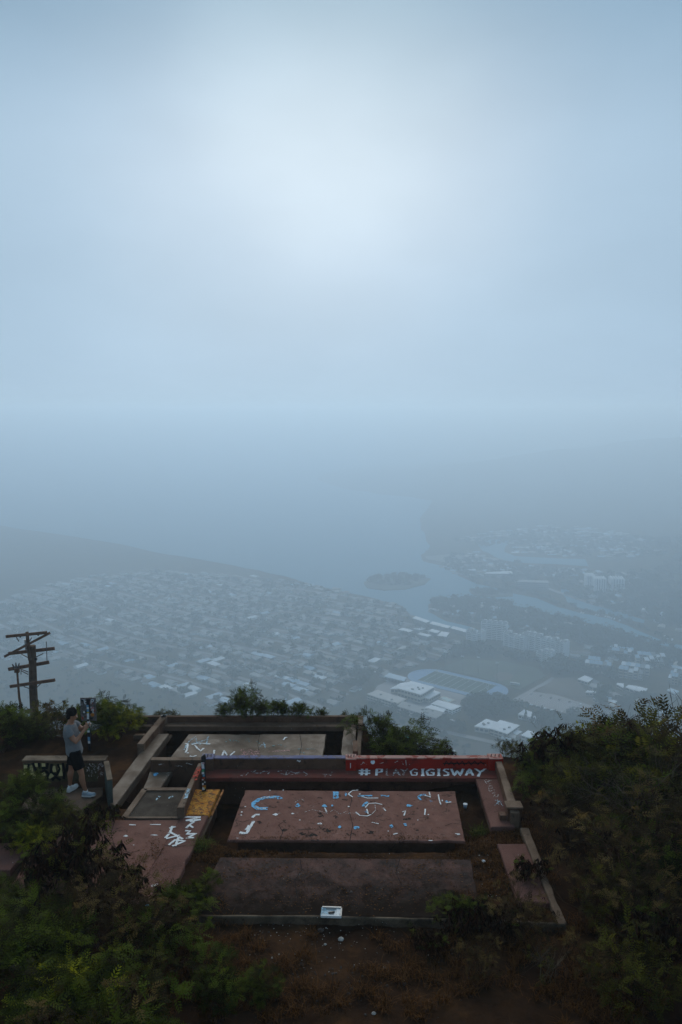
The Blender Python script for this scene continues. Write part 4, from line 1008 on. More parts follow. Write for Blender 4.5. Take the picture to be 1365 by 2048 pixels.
sl2 = slab_thing('side_ledge', 'short brown ledge outside the parapet, beside the green bush', 'ledge', [(283, 1448), (306, 1448), (302, 1453), (276, 1453)], 0.0, .3, M['ledge'])
sl3 = slab_thing('side_ledge', 'second short ledge below the first, beside the green bush', 'ledge', [(271, 1467), (292, 1467), (290, 1471), (267, 1471)], 0.0, .3, M['walltop'])
pr = empty('thin_stake', G(263, 1452, -.1), 0, 'thin pale metal stake with a rounded tip left of the back wall', 'stake'); MB().tube([(0, 0, 0), (0, 0, .36)], .012, 5).build('rod', M['zinc'], pr); MB().ell((0, 0, .37), (.022, .022, .022)).build('tip', M['white'], pr)

# --- middle wall (the red one) with its ledge
Yw = G(700, 1538)[1]
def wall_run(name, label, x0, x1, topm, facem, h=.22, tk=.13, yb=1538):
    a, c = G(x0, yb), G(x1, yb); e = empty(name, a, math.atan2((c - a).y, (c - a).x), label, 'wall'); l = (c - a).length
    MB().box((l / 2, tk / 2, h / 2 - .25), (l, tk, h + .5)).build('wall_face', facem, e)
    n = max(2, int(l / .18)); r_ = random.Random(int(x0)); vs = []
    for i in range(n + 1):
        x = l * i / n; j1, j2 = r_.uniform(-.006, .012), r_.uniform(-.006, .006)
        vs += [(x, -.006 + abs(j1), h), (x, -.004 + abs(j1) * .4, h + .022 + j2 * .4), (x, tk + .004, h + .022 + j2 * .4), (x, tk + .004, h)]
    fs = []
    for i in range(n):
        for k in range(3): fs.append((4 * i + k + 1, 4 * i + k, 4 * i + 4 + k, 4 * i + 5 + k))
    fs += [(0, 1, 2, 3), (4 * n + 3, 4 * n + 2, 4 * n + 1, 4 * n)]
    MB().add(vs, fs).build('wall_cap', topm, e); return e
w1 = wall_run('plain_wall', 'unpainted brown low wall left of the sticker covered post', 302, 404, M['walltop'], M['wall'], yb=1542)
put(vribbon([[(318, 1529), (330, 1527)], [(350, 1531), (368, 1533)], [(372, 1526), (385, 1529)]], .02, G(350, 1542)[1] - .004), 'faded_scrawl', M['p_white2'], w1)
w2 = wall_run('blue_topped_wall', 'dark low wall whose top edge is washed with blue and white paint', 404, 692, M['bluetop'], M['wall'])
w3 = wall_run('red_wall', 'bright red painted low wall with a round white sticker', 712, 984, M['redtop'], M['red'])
put(MB().tube([(P(746, 1524, Yw - .012)), (P(746, 1524, Yw - .004))], .045, 16), 'round_sticker', M['white'], w3)
put(vribbon([[(743, 1523), (744, 1527), (749, 1526), (749, 1522)], [(746, 1525), (746, 1521)]], .008, Yw - .014), 'sticker_print', M['p_blue'], w3)
put(vribbon([[(889, 1531), (893, 1522), (898, 1530), (903, 1523), (909, 1531), (914, 1523), (919, 1530), (925, 1522), (930, 1531)], [(932, 1529), (938, 1523), (943, 1530), (950, 1522), (956, 1530), (962, 1523), (968, 1529)], [(886, 1527), (972, 1526)]], .022, Yw - .008), 'black_tag', M['p_black'], w3)
put(vribbon([[(722, 1530), (728, 1524)], [(724, 1523), (734, 1529)], [(812, 1520), (813, 1532)], [(804, 1522), (807, 1529)], [(790, 1525), (798, 1521)], [(760, 1527), (772, 1524)]], .012, Yw - .008), 'thin_scratches', M['p_white2'], w3)
put(vribbon([[(594, 1522), (602, 1522)], [(595, 1520), (600, 1524)]], .02, Yw - .008), 'small_white_tag', M['p_white'], w2)
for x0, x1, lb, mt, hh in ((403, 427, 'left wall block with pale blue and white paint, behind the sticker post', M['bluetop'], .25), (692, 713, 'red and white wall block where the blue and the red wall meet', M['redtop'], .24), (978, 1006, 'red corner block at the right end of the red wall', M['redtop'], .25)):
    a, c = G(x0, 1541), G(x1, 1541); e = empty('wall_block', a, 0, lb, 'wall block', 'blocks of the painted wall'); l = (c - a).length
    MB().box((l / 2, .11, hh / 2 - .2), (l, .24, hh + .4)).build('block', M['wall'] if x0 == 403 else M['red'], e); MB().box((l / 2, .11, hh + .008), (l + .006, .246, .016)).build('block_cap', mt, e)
    if x0 != 403:
        MB().tube([(l * .45, -.012, hh * .25), (l * .45, -.012, hh * .7)], .008, 5).build('bolt', M['white'] if x0 == 692 else M['steel'], e)
    for k in range(3): MB().tube([(l * (.2 + .28 * k), .1, hh), (l * (.2 + .28 * k) + .01, .1, hh + .07)], .01, 5).build('rusted_bar', M['steel'], e)
ledge = slab_thing('graffiti_ledge', 'red brown ledge at the foot of the painted wall, lettered in white', 'ledge', [(404, 1538), (1000, 1538), (1006, 1557), (952, 1556.5), (390, 1555.5)], 0.0, .08, M['redledge'])
supports(ledge, [(404, 1537), (1000, 1537), (1006, 1556), (948, 1556), (392, 1555)], -.08, .8, .07, M['wall'])
put(MB().tube([G(416, 1560, -.10), G(640, 1560.5, -.10), G(962, 1561, -.10)], .022, 4), 'red_edge_strip', M['p_red'], ledge)
# lettering: #PLAYGIGISWAY, letters about 15 px high
def letters(word, x0, y0, w_, h_, gap, skew=0):
    S = {'#': [[(.3, 0), (.25, 1)], [(.7, 0), (.65, 1)], [(0, .3), (1, .3)], [(0, .7), (1, .7)]], 'P': [[(0, 1), (.1, 0), (.8, .05), (.8, .45), (.1, .55)]], 'L': [[(.2, 0), (.15, 1), (.7, .95)]], 'A': [[(0, 1), (.5, 0), (1, 1)], [(.2, .6), (.8, .6)]],
         'Y': [[(0, 0), (.5, .45), (1, 0)], [(.5, .45), (.3, 1)]], 'G': [[(.9, .15), (.5, 0), (.05, .4), (.2, .95), (.8, .95), (.85, .55), (.5, .55)]], 'I': [[(.2, 0), (.8, 0)], [(.5, 0), (.5, 1)], [(.2, 1), (.8, 1)]],
         'S': [[(.9, .1), (.4, 0), (.1, .25), (.8, .6), (.75, .95), (.1, 1)]], 'W': [[(0, 0), (.25, 1), (.5, .3), (.75, 1), (1, 0)]], 'M': [[(0, 1), (.1, 0), (.5, .6), (.85, 0), (1, 1)]], 'R': [[(0, 1), (.1, 0), (.8, .1), (.7, .45), (.1, .55), (.9, 1)]],
         'E': [[(.9, 0), (.1, 0), (.05, 1), (.9, 1)], [(.1, .5), (.7, .5)]], 'O': [[(.5, 0), (0, .5), (.5, 1), (1, .5), (.5, 0)]], 'C': [[(.9, .1), (.3, 0), (0, .5), (.3, 1), (.9, .9)]], 'D': [[(0, 0), (.05, 1), (.8, .8), (.85, .2), (0, 0)]], 'K': [[(0, 0), (0, 1)], [(.9, 0), (0, .55), (.9, 1)]], 'T': [[(0, 0), (1, 0)], [(.5, 0), (.5, 1)]], 'N': [[(0, 1), (0, 0), (.9, 1), (.9, 0)]]}
    o_ = []
    for i, ch in enumerate(word):
        x = x0 + i * (w_ + gap)
        if ch == ' ': continue
        o_.append([[(x + u * w_ + skew * v, y0 + v * h_) for u, v in st] for st in S[ch]])
    return o_
lw_ = [letters('#', 718, 1537.5, 23, 13, 0)[0]]
for ch, x, w_ in (('P', 753, 14), ('L', 772, 10), ('A', 786, 14), ('Y', 802, 14), ('G', 821, 16), ('I', 840, 12), ('G', 853, 18), ('I', 872, 12), ('S', 886, 14), ('W', 903, 24), ('A', 932, 15), ('Y', 950, 22)):
    lw_.append(letters(ch, x, 1537.5 if ch != 'Y' or x < 900 else 1537, w_, 13.5 if x < 940 else 16, 0)[0])
for k, st in enumerate(lw_):
    put(ribbon(st, .038 if 2 <= k <= 5 else .052, seed=40 + k, jag=.15), 'painted_letter', M['p_white2'] if 2 <= k <= 4 else M['p_white'], ledge)
put(ribbon([[(482, 1551), (488, 1547), (484, 1552)], [(492, 1551), (497, 1545)], [(502, 1543), (512, 1541), (505, 1546), (520, 1546), (530, 1542)], [(512, 1547), (522, 1547), (528, 1543), (540, 1544), (536, 1548)], [(556, 1543), (566, 1541)], [(562, 1547), (574, 1550), (580, 1546)],
             [(575, 1541), (590, 1546), (582, 1550), (600, 1544)], [(592, 1549), (608, 1544), (616, 1549), (610, 1552)], [(646, 1549), (654, 1549), (650, 1553)], [(658, 1548), (662, 1552), (664, 1544)], [(573, 1543), (573, 1551)]], .022, seed=60), 'faded_scrawl', M['p_white2'], ledge)

# --- right ledge and its parapet
rg = slab_thing('right_arm_ledge', 'reddish ledge on the right side with thin chalky lettering', 'ledge', [(952, 1557.5), (1006, 1557.5), (1030, 1653), (982, 1654)], 0.0, .09, M['slab_red2'])
supports(rg, [(950, 1557), (1006, 1557), (1030, 1655), (980, 1655)], -.09, .8, .05, M['wall'])
put(MB().tube([G(957, 1562, -.17), G(983, 1660, -.17)], .04, 4), 'lower_rail', M['walltop'], rg)
for k, ch in enumerate('PIERRES'):
    pass
put(ribbon([[(969, 1560), (974, 1567)], [(972, 1559), (979, 1561), (976, 1565)], [(975, 1569), (982, 1567)], [(976, 1573), (984, 1571), (986, 1576), (978, 1577)], [(977, 1573), (979, 1582)], [(980, 1583), (989, 1579), (990, 1585), (983, 1587)], [(984, 1587), (992, 1589), (987, 1593), (996, 1594), (997, 1589)], [(971, 1565), (985, 1560)]], .014, seed=61), 'chalk_lettering', M['p_white2'], rg)
put(ribbon([[(990, 1600), (1004, 1604)], [(995, 1598), (998, 1609)], [(1003, 1600), (992, 1608)], [(1001, 1605), (1006, 1612)], [(990, 1611), (996, 1606)]], .014, seed=62), 'pale_blue_scrawl', M['p_blue2'], rg)
rp_ = slab_thing('right_arm_parapet', 'dark parapet running down from the red corner block on the right', 'parapet', [(992, 1523), (1004, 1523), (1040, 1626), (1022, 1626)], 0.22, .6, M['walltop'], .006)
supports(rp_, [(992, 1523), (1004, 1523), (1040, 1626), (1022, 1626)], .21, .6, -.004, M['wall'], 'wall_face')
e = empty('end_block', G(1028, 1640), 0, 'squat dark block with a pale cap at the end of the right parapet', 'wall block')
MB().box((0, .05, .08), (.26, .2, .36)).build('block', M['wall'], e); MB().box((0, .05, .27), (.30, .24, .03)).build('block_cap', M['walltop'], e)
MB().box((-.2, .05, .03), (.12, .14, .14)).build('stub', M['wall'], e)
rb = slab_thing('outer_beam', 'long overgrown concrete beam slanting down the right side', 'beam', [(1040, 1655), (1058, 1655), (1134, 1846), (1118, 1848)], 0.02, .35, M['walltop'])
rs2 = slab_thing('side_slab', 'small reddish slab half hidden by twigs on the lower right', 'slab', [(995, 1687), (1052, 1687), (1100, 1806), (1036, 1804)], -0.02, .16, M['slab_red2'])

# --- middle left: small rooms
ls = slab_thing('left_step_ledge', 'brown ledge with a small light blue paint mark', 'ledge', [(300, 1543), (345, 1543), (321, 1577), (286, 1577)], 0.0, .1, M['slab_grey'])
supports(ls, [(300, 1543), (345, 1543), (321, 1577), (286, 1577)], -.1, .6, .05, M['wall'])
put(ribbon([[(308, 1549), (316, 1546)], [(308, 1551), (314, 1549)]], .06, seed=5), 'blue_mark', M['p_blue'], ls)
put(ribbon([[(334, 1547), (340, 1544)], [(332, 1553), (338, 1550)], [(324, 1562), (330, 1559)]], .02, seed=6), 'pale_flecks', M['p_white2'], ls)
put(MB().tube([G(343, 1551, -.16), G(329, 1577, -.16)], .03, 4), 'lower_rail', M['walltop'], ls)
po = slab_thing('pit_lintel', 'pale thin ledge along the back of the small dark pit', 'ledge', [(350, 1542.5), (398, 1542.5), (396, 1545), (348, 1545)], -0.04, .12, M['walltop'])
rs = slab_thing('rough_slab', 'rough grey aggregate slab with a raised rim, left of the parapet', 'slab', [(290, 1578), (374, 1578), (356, 1637), (249, 1637)], 0.0, .12, M['rough'])
supports(rs, [(290, 1578), (374, 1578), (356, 1637), (249, 1637)], -.12, .6, .04, M['wall'])
for k, (a, c) in enumerate((((290, 1579), (374, 1579)), ((290, 1579), (249, 1636)), ((252, 1636), (356, 1636)))):
    A_, B2 = G(*a, .012), G(*c, .012); d = B2 - A_; put(MB().box((A_ + B2) / 2, (d.length, .11 if k < 2 else .05, .03), math.atan2(d.y, d.x)), 'raised_rim', M['walltop'], rs)
put(ribbon([[(313, 1600), (318, 1592)], [(316, 1597), (321, 1592)], [(338, 1597), (341, 1593)], [(344, 1596), (346, 1592)]], .03, seed=7), 'blue_mark', M['p_blue2'], rs)
sp = slab_thing('slanting_parapet', 'slanting parapet between the rough slab and the yellow ledge', 'parapet', [(398, 1526), (404, 1526), (369, 1615), (355, 1615)], 0.21, .6, M['walltop'], .006)
supports(sp, [(398, 1526), (404, 1526), (369, 1615), (355, 1615)], .2, .6, -.003, M['wall'], 'wall_face')
put(ribbon([[(390, 1560), (402, 1532)], [(388, 1556), (398, 1534)]], .07, .217, seed=8), 'rusty_red_wash', M['p_red'], sp)
put(ribbon([[(371, 1597), (379, 1577)]], .07, .217, seed=9), 'pale_blue_wash', M['p_blue2'], sp)
ye = slab_thing('yellow_ledge', 'ledge painted yellow and orange at the foot of the sticker post', 'ledge', [(387, 1578), (441, 1578), (417.5, 1630), (367, 1630)], 0.0, .09, M['yellow'])
supports(ye, [(387, 1578), (441, 1578), (417.5, 1630), (367, 1630)], -.09, .75, .06, M['wall'])
put(MB().tube([G(447, 1581, -.15), G(423, 1632, -.15)], .022, 4), 'orange_rail', M['p_orange'], ye)
st = slab_thing('lettered_strip', 'reddish concrete strip with large white painted letters', 'walkway', [(363, 1630.5), (417, 1630.5), (336, 1808), (262, 1806)], 0.0, .10, M['slab_red2'])
supports(st, [(363, 1630.5), (417, 1630.5), (336, 1808), (262, 1806)], -.1, .7, .05, M['wall'])
put(MB().tube([G(423, 1633, -.18), G(345, 1800, -.18)], .035, 4), 'lower_rail', M['walltop'], st)
for k, sx in enumerate([[[(365, 1634), (402, 1634)], [(402, 1634), (372, 1641)], [(372, 1641), (402, 1639)], [(402, 1639), (380, 1643)]], [[(389, 1643), (379, 1650), (387, 1655)], [(379, 1650), (373, 1656)]], [[(371, 1661), (381, 1662), (374, 1668), (393, 1667), (373, 1676), (389, 1675)]],
                        [[(339, 1656), (352, 1653)], [(345, 1652), (341, 1664), (331, 1676)], [(333, 1677), (362, 1670)], [(341, 1664), (366, 1678)], [(351, 1692), (358, 1674)], [(338, 1690), (350, 1680), (371, 1682), (345, 1692)]]]):
    put(ribbon(sx, .045, seed=70 + k, jag=.15), 'painted_letter', M['p_white'], st)
put(ribbon([[(290, 1811), (300, 1810)], [(304, 1811), (320, 1810)]], .04, seed=10), 'blue_mark', M['p_blue'], st)
put(ribbon([[(303, 1772), (316, 1768)]], .05, seed=12), 'white_mark', M['p_white2'], st)
le = slab_thing('lower_left_slab', 'wide reddish slab behind the brown seed pods on the lower left', 'slab', [(170, 1639), (360, 1639), (281, 1775), (20, 1775), (60, 1712)], 0.0, .15, M['slab_red'])
put(ribbon([[(259, 1649), (272, 1650)], [(300, 1649), (322, 1649)]], .03, seed=13), 'white_mark', M['p_white'], le)
put(blobs([(252, 1672, 5, 2), (310, 1670, 9, 1), (268, 1690, 2, 1)]), 'white_mark', M['p_white'], le)
put(MB().box((G(185, 1640, .002) + G(150, 1700, .002)) / 2, ((G(185, 1640) - G(150, 1700)).length, .015, .004), math.atan2(*(G(185, 1640) - G(150, 1700)).yx)), 'joint', M['black'], le)
l2 = slab_thing('far_left_slab', 'reddish slab corner at the left edge of the picture', 'slab', [(-90, 1685), (36, 1685), (60, 1698), (20, 1740), (-120, 1740)], 0.0, .15, M['slab_red2'])

# --- the main slab and the dirty slab below it
ms = slab_thing('main_slab', 'large red brown slab with light blue and white paint marks, in the centre', 'slab', [(490, 1580), (911, 1582), (931, 1682.5), (455, 1680)], 0.0, .045, M['slab_red'])
supports(ms, [(490, 1580), (911, 1582), (931, 1682.5), (455, 1680)], -.045, .6, .16, M['wall'])
put(ribbon([[(562, 1598), (556, 1594), (545, 1594), (530, 1595), (518, 1599), (508, 1606), (508, 1612), (516, 1617), (530, 1617), (536, 1617)]], .095, seed=14, jag=.12), 'blue_arc', M['p_blue'], ms)
put(ribbon([[(520, 1597), (545, 1593), (553, 1594)], [(509, 1611), (518, 1617), (532, 1617)]], .05, PAINT_Z + .003, seed=15), 'arc_highlight', M['p_white2'], ms)
put(ribbon([[(505, 1635), (511, 1629), (520, 1629)], [(499, 1650), (493, 1660)], [(508, 1642), (494, 1666), (479, 1666)], [(480, 1664), (491, 1667)]], .055, seed=16), 'white_mark', M['p_white'], ms)
put(ribbon([[(669, 1583), (669, 1597)], [(675, 1583), (675, 1597)], [(716, 1592), (745, 1591)], [(762, 1591), (779, 1592)], [(726, 1613), (732, 1606), (736, 1604)], [(730, 1622), (735, 1624)], [(837, 1594), (842, 1590), (852, 1589)], [(837, 1595), (844, 1600)], [(860, 1601), (864, 1604)], [(892, 1602), (901, 1605)],
             [(782, 1650), (785, 1654)], [(810, 1647), (812, 1652)], [(709, 1654), (717, 1654), (717, 1658)]], .05, seed=17), 'blue_strokes', M['p_blue'], ms)
put(blobs([(596, 1611, 5, 4), (650, 1612, 6, 3.5), (819, 1611, 7, 3), (680, 1654, 4, 3), (665, 1611, 3, 2), (783, 1652, 3, 4), (711, 1656, 4, 3), (692, 1589, 3, 4)]), 'blue_splashes', M['p_blue'], ms)
put(ribbon([[(697, 1588), (705, 1581), (717, 1580)], [(697, 1588), (706, 1594)], [(716, 1591), (735, 1596), (757, 1596)], [(731, 1615), (738, 1607), (752, 1606), (765, 1609)], [(712, 1624), (720, 1631), (735, 1632), (742, 1629)], [(734, 1618), (737, 1628)], [(767, 1616), (772, 1622)], [(859, 1584), (861, 1595)],
             [(877, 1589), (879, 1600), (882, 1609)], [(850, 1591), (862, 1594)], [(892, 1606), (903, 1604)], [(851, 1618), (850, 1630)], [(805, 1624), (812, 1622), (808, 1632)], [(787, 1669), (796, 1667)], [(911, 1668), (920, 1668)], [(744, 1645), (758, 1648)], [(650, 1616), (654, 1625)]], .024, seed=18), 'white_strokes', M['p_white'], ms)
put(ribbon([[(610, 1624), (625, 1619), (640, 1622), (655, 1627), (668, 1619), (680, 1628), (696, 1622)], [(690, 1628), (705, 1625), (720, 1630)], [(590, 1605), (600, 1598)], [(604, 1598), (610, 1603)], [(585, 1628), (600, 1625)], [(548, 1629), (563, 1626)], [(742, 1631), (752, 1620), (750, 1608)]], .014, seed=19), 'thin_white_lines', M['p_white2'], ms)
put(blobs([(484, 1624, 2, 1.5), (483, 1630, 2.5, 1.2), (476, 1676, 3, 1), (552, 1629, 6, 2.5), (586, 1627, 4, 1.5), (640, 1647, 5, 1.8), (491, 1613, 2, 1), (540, 1580.5, 2, 1), (567, 1580, 2, 1), (836, 1640, 1.5, 1), (777, 1662, 1.5, 1), (857, 1629, 2, 1), (720, 1588, 3, 1), (600, 1640, 2, 1), (698, 1613, 3, 1.2), (917, 1669, 4, 1.2), (862, 1681, 6, .8), (885, 1601, 1.5, 2)]), 'white_flecks', M['p_white'], ms)
put(blobs([(638, 1630, 12, 5), (672, 1634, 10, 3), (655, 1660, 16, 5), (626, 1672, 13, 5), (605, 1667, 12, 4), (560, 1604, 7, 2), (700, 1668, 9, 3), (790, 1632, 9, 2), (815, 1638, 12, 3), (580, 1614, 6, 3), (690, 1599, 8, 2), (745, 1602, 9, 2), (640, 1596, 9, 2), (740, 1665, 10, 4), (630, 1680, 12, 3), (570, 1660, 9, 3), (520, 1645, 7, 3), (830, 1660, 9, 2)], PAINT_Z - .003), 'dark_stains', M['p_grime'], ms)
bs = slab_thing('dirty_slab', 'dark slab nearly black with washed down soil, in front of the main slab', 'slab', [(441, 1714), (942, 1718), (966, 1836), (376, 1832)], -0.02, .13, M['dirty'])
# --- kerb at the front
kb = slab_thing('front_kerb', 'pale worn kerb along the front edge of the ruin', 'kerb', [(330, 1828), (620, 1829), (1000, 1838), (1130, 1845), (1132, 1849), (1000, 1843), (620, 1834), (330, 1833)], 0.035, .20, M['kerb'])
# painted metal box lying on the kerb
e = empty('painted_tray', G(663, 1832, .04), R(-3), 'small dented metal tray painted white and blue, lying on the front kerb', 'tray')
o_ = MB(); o_.box((0, .08, .012), (.42, .24, .02)); o_.build('base', M['p_white'], e)
for s_, nm_, sz, ps in ((0, 'front_rim', (.42, .03, .10), (0, -.055, .06)), (1, 'back_rim', (.40, .03, .12), (0, .2, .07)), (2, 'side_rim', (.03, .24, .10), (-.2, .07, .06)), (3, 'side_rim', (.03, .24, .10), (.2, .07, .06))):
    MB().box(ps, sz).build(nm_, [M['p_white'], M['zinc'], M['p_blue2'], M['zinc']][s_], e)
MB().box((-.13, .07, .075), (.11, .22, .012), .2).build('fold', M['p_blue2'], e); MB().box((.13, .07, .075), (.11, .22, .012), -.2).build('fold', M['p_white'], e)
MB().tube([(-.05, .07, .05), (.0, .05, .09), (.05, .09, .05)], .03, 6).build('black_crumple', M['black'], e)

e.scale = (.72, .75, .35)
# --- cracks and joints in the slabs
for th_, lst in ((ms, [[(700, 1582), (704, 1600), (698, 1620), (706, 1650), (700, 1682)], [(560, 1681), (566, 1664), (558, 1650), (572, 1640)], [(931, 1650), (905, 1646), (890, 1652)], [(470, 1640), (486, 1644), (498, 1640)]]), (le, [[(230, 1640), (222, 1668), (232, 1700), (214, 1740)], [(281, 1700), (262, 1706), (250, 1702)]]),
                 (slab, [[(520, 1468), (516, 1490), (521, 1512)], [(600, 1469), (604, 1490), (598, 1519)]]), (bs, [[(600, 1716), (604, 1740), (590, 1760), (596, 1800)], [(800, 1718), (792, 1745), (804, 1770)]]), (st, [[(375, 1690), (352, 1694), (330, 1690)]])):
    put(ribbon(lst, .009, PAINT_Z * .5 - (.02 if th_ is bs else 0), seed=90, jag=.6), 'crack', M['p_black'], th_)
# --- graffiti wall behind the person
a, c = G(48, 1566), G(212, 1566); Yg = a.y; l = (c - a).length
e = empty('graffiti_wall', a, 0, 'low wall with cream and black letters behind the standing person', 'wall')
hw = (P(100, 1523, Yg).z - a.z)
MB().box((l / 2, .1, hw / 2 - .2), (l, .2, hw + .4)).build('wall_face', M['wall'], e)
MB().box((l / 2, .1, hw + .013), (l + .02, .22, .03)).build('wall_cap', M['kerb'], e)
MB().box((.76, -.004, hw * .5), (1.5, .006, hw * .86)).build('painted_panel', concrete('olive_painted', (.15, .125, .06), (.10, .08, .045), amt=.5), e)
S_ = lambda L_: vribbon(L_, .05, Yg - .012, seed=3)
put(S_([[(58, 1528), (56, 1545), (62, 1556), (70, 1552)], [(66, 1526), (72, 1540), (80, 1552)], [(78, 1526), (80, 1536), (94, 1536), (96, 1526)], [(84, 1560), (80, 1546), (90, 1540), (98, 1548), (92, 1560)], [(104, 1528), (102, 1544), (114, 1550), (120, 1538), (116, 1528)],
          [(104, 1560), (112, 1554), (122, 1560)], [(126, 1526), (130, 1542), (128, 1558)], [(136, 1528), (134, 1540), (128, 1546)]]), 'black_outline', M['p_black'], e)
put(vribbon([[(61, 1531), (65, 1548), (73, 1558)], [(84, 1530), (91, 1530)], [(85, 1550), (91, 1547)], [(107, 1532), (110, 1544)], [(120, 1530), (122, 1552)], [(70, 1530), (76, 1530)], [(98, 1555), (106, 1549)], [(52, 1530), (51, 1550)]], .07, Yg - .010), 'cream_fill', M['p_cream'], e)
r_ = random.Random(4)
put(vribbon([[(x, y), (x + r_.uniform(-3, 5), y + r_.uniform(-6, 6)), (x + r_.uniform(0, 7), y + r_.uniform(-4, 5))] for x, y in [(r_.uniform(172, 205), r_.uniform(1528, 1555)) for _ in range(34)]], .018, Yg - .010), 'white_scribbles', M['p_white2'], e)
q0, q1 = G(215, 1568), G(222, 1606)
e2 = empty('wall_return', q0, math.atan2((q1 - q0).y, (q1 - q0).x), 'narrow pale teal end wall turning towards the viewer beside the walkway', 'wall')
l2_ = (q1 - q0).length
MB().box((l2_ / 2, 0, hw / 2 - .18), (l2_, .09, hw + .35)).build('wall_face', M['p_teal'] if False else concrete('teal_washed', (.12, .15, .13), (.08, .09, .08), amt=.6), e2); MB().box((l2_ / 2, 0, hw + .012), (l2_ + .02, .1, .025)).build('wall_cap', M['kerb'], e2)
# worn step under the person
ps_ = slab_thing('worn_step', 'worn dark slab under the standing person', 'slab', [(60, 1578), (206, 1574), (206, 1590), (160, 1622), (40, 1622)], 0.0, .1, M['ledge'])
# ---------------------------------------------------------------- sign board, posts, pole
def sticker(mb_parent, name, c, w, h, mat, rz=0.0, th=.004):
    return MB().box(c, (w, th, h)).build(name, mat, mb_parent)
STK = [simple('sticker_' + n_, c_, 0.45) for n_, c_ in (('white', (.62, .63, .64)), ('black', (.015, .015, .018)), ('red', (.32, .05, .03)), ('orange', (.42, .15, .02)), ('blue', (.12, .28, .42)), ('pink', (.45, .26, .28)), ('yellow', (.5, .4, .05)), ('green', (.06, .28, .14)), ('brown', (.10, .06, .035)), ('grey', (.2, .2, .2)))]
Ysign = 16.6
a0 = P(179, 1470, Ysign); top_ = P(178.5, 1396, Ysign)
e = empty('sticker_sign', (a0.x, a0.y, a0.z - .5), 0, 'metal sign board plastered with stickers on a sticker covered post, behind the person', 'sign')
zt = top_.z - e.location.z; sw = (P(194.5, 1400, Ysign) - P(163.5, 1400, Ysign)).length; sh = (P(178, 1395, Ysign) - P(178, 1441, Ysign)).length
MB().box((0, .02, zt - sh / 2), (sw, .012, sh)).build('board', simple('stickered_metal', (.12, .105, .10), .5, .2, var=.5, scale=30), e)
MB().box((0, -.005, (zt - .02) / 2), (.055, .035, zt - .02)).build('post', M['black'], e)
r_ = random.Random(8)
for k in range(26):
    w, h = r_.uniform(.03, .075), r_.uniform(.025, .07); x = r_.uniform(-sw / 2 + .03, sw / 2 - .03)
    if abs(x) < .04: x = .07
    MB().box((x, .012 - k * .0003, zt - r_.uniform(.03, sh - .05)), (w, .003, h)).build('sticker', STK[r_.choice((0, 1, 2, 3, 8, 8, 9, 9, 9, 2, 1))], e)
for x, z, mt, w in ((.10, .06, 0, .07), (.075, .10, 0, .05), (-.045, .11, 0, .08), (.10, .23, 5, .055), (.10, .28, 0, .055), (.11, .335, 0, .04), (.09, .39, 3, .085), (0.02, .045, 1, .05)):
    MB().tube([(x, .004, zt - z), (x, .0, zt - z)], w / 2, 10).build('sticker', STK[mt], e)
    if mt in (0, 5): MB().tube([(x, -.001, zt - z), (x, -.002, zt - z)], w * .22, 8).build('sticker', STK[1 if mt == 0 else 2], e)
zz = zt - .15
for k, (mt, h) in enumerate([(4, .05), (0, .05), (4, .06), (6, .035), (0, .09), (0, .05), (1, .05), (0, .06), (1, .10), (7, .05), (0, .05), (1, .1), (4, .10), (0, .06)]):
    MB().box((r_.uniform(-.004, .004), -.0245 - k * .0002, zz - h / 2), (.05, .003, h * .92)).build('sticker', STK[mt], e); zz -= h
# near post on the yellow ledge
b0 = G(408.5, 1582); zt = P(406, 1519, b0.y).z - b0.z
e = empty('sticker_post', b0, R(12), 'black metal post covered in stickers standing on the yellow ledge', 'post')
MB().box((0, 0, zt / 2), (.085, .045, zt)).build('post', M['black'], e)
mb = MB()
for k in range(5): mb.tube([(r_.uniform(-.02, .03), 0, zt - .02), (r_.uniform(-.04, .05), r_.uniform(-.02, .02), zt + r_.uniform(.03, .08)), (r_.uniform(-.03, .05), 0, zt + r_.uniform(.06, .14))], [.025, .03, .012], 5)
mb.build('torn_top', M['black'], e)
for z, h, mt, w, x in ((.68, .09, 0, .05, -.015), (.61, .07, 0, .05, -.01), (.70, .04, 5, .04, 0), (.52, .06, 7, .05, -.01), (.46, .05, 0, .045, -.012), (.40, .05, 4, .04, 0), (.33, .05, 2, .05, -.005), (.27, .025, 8, .05, 0), (.23, .03, 0, .02, .02), (.19, .05, 0, .03, -.02), (.13, .05, 3, .07, .005), (.08, .08, 0, .05, -.01), (.10, .05, 6, .03, .02), (.57, .03, 4, .05, 0), (.3, .03, 0, .03, -.02)):
    MB().box((x, -.0235 - z * .002, z * zt / .78), (w, .003, h * .85)).build('sticker', STK[mt], e)

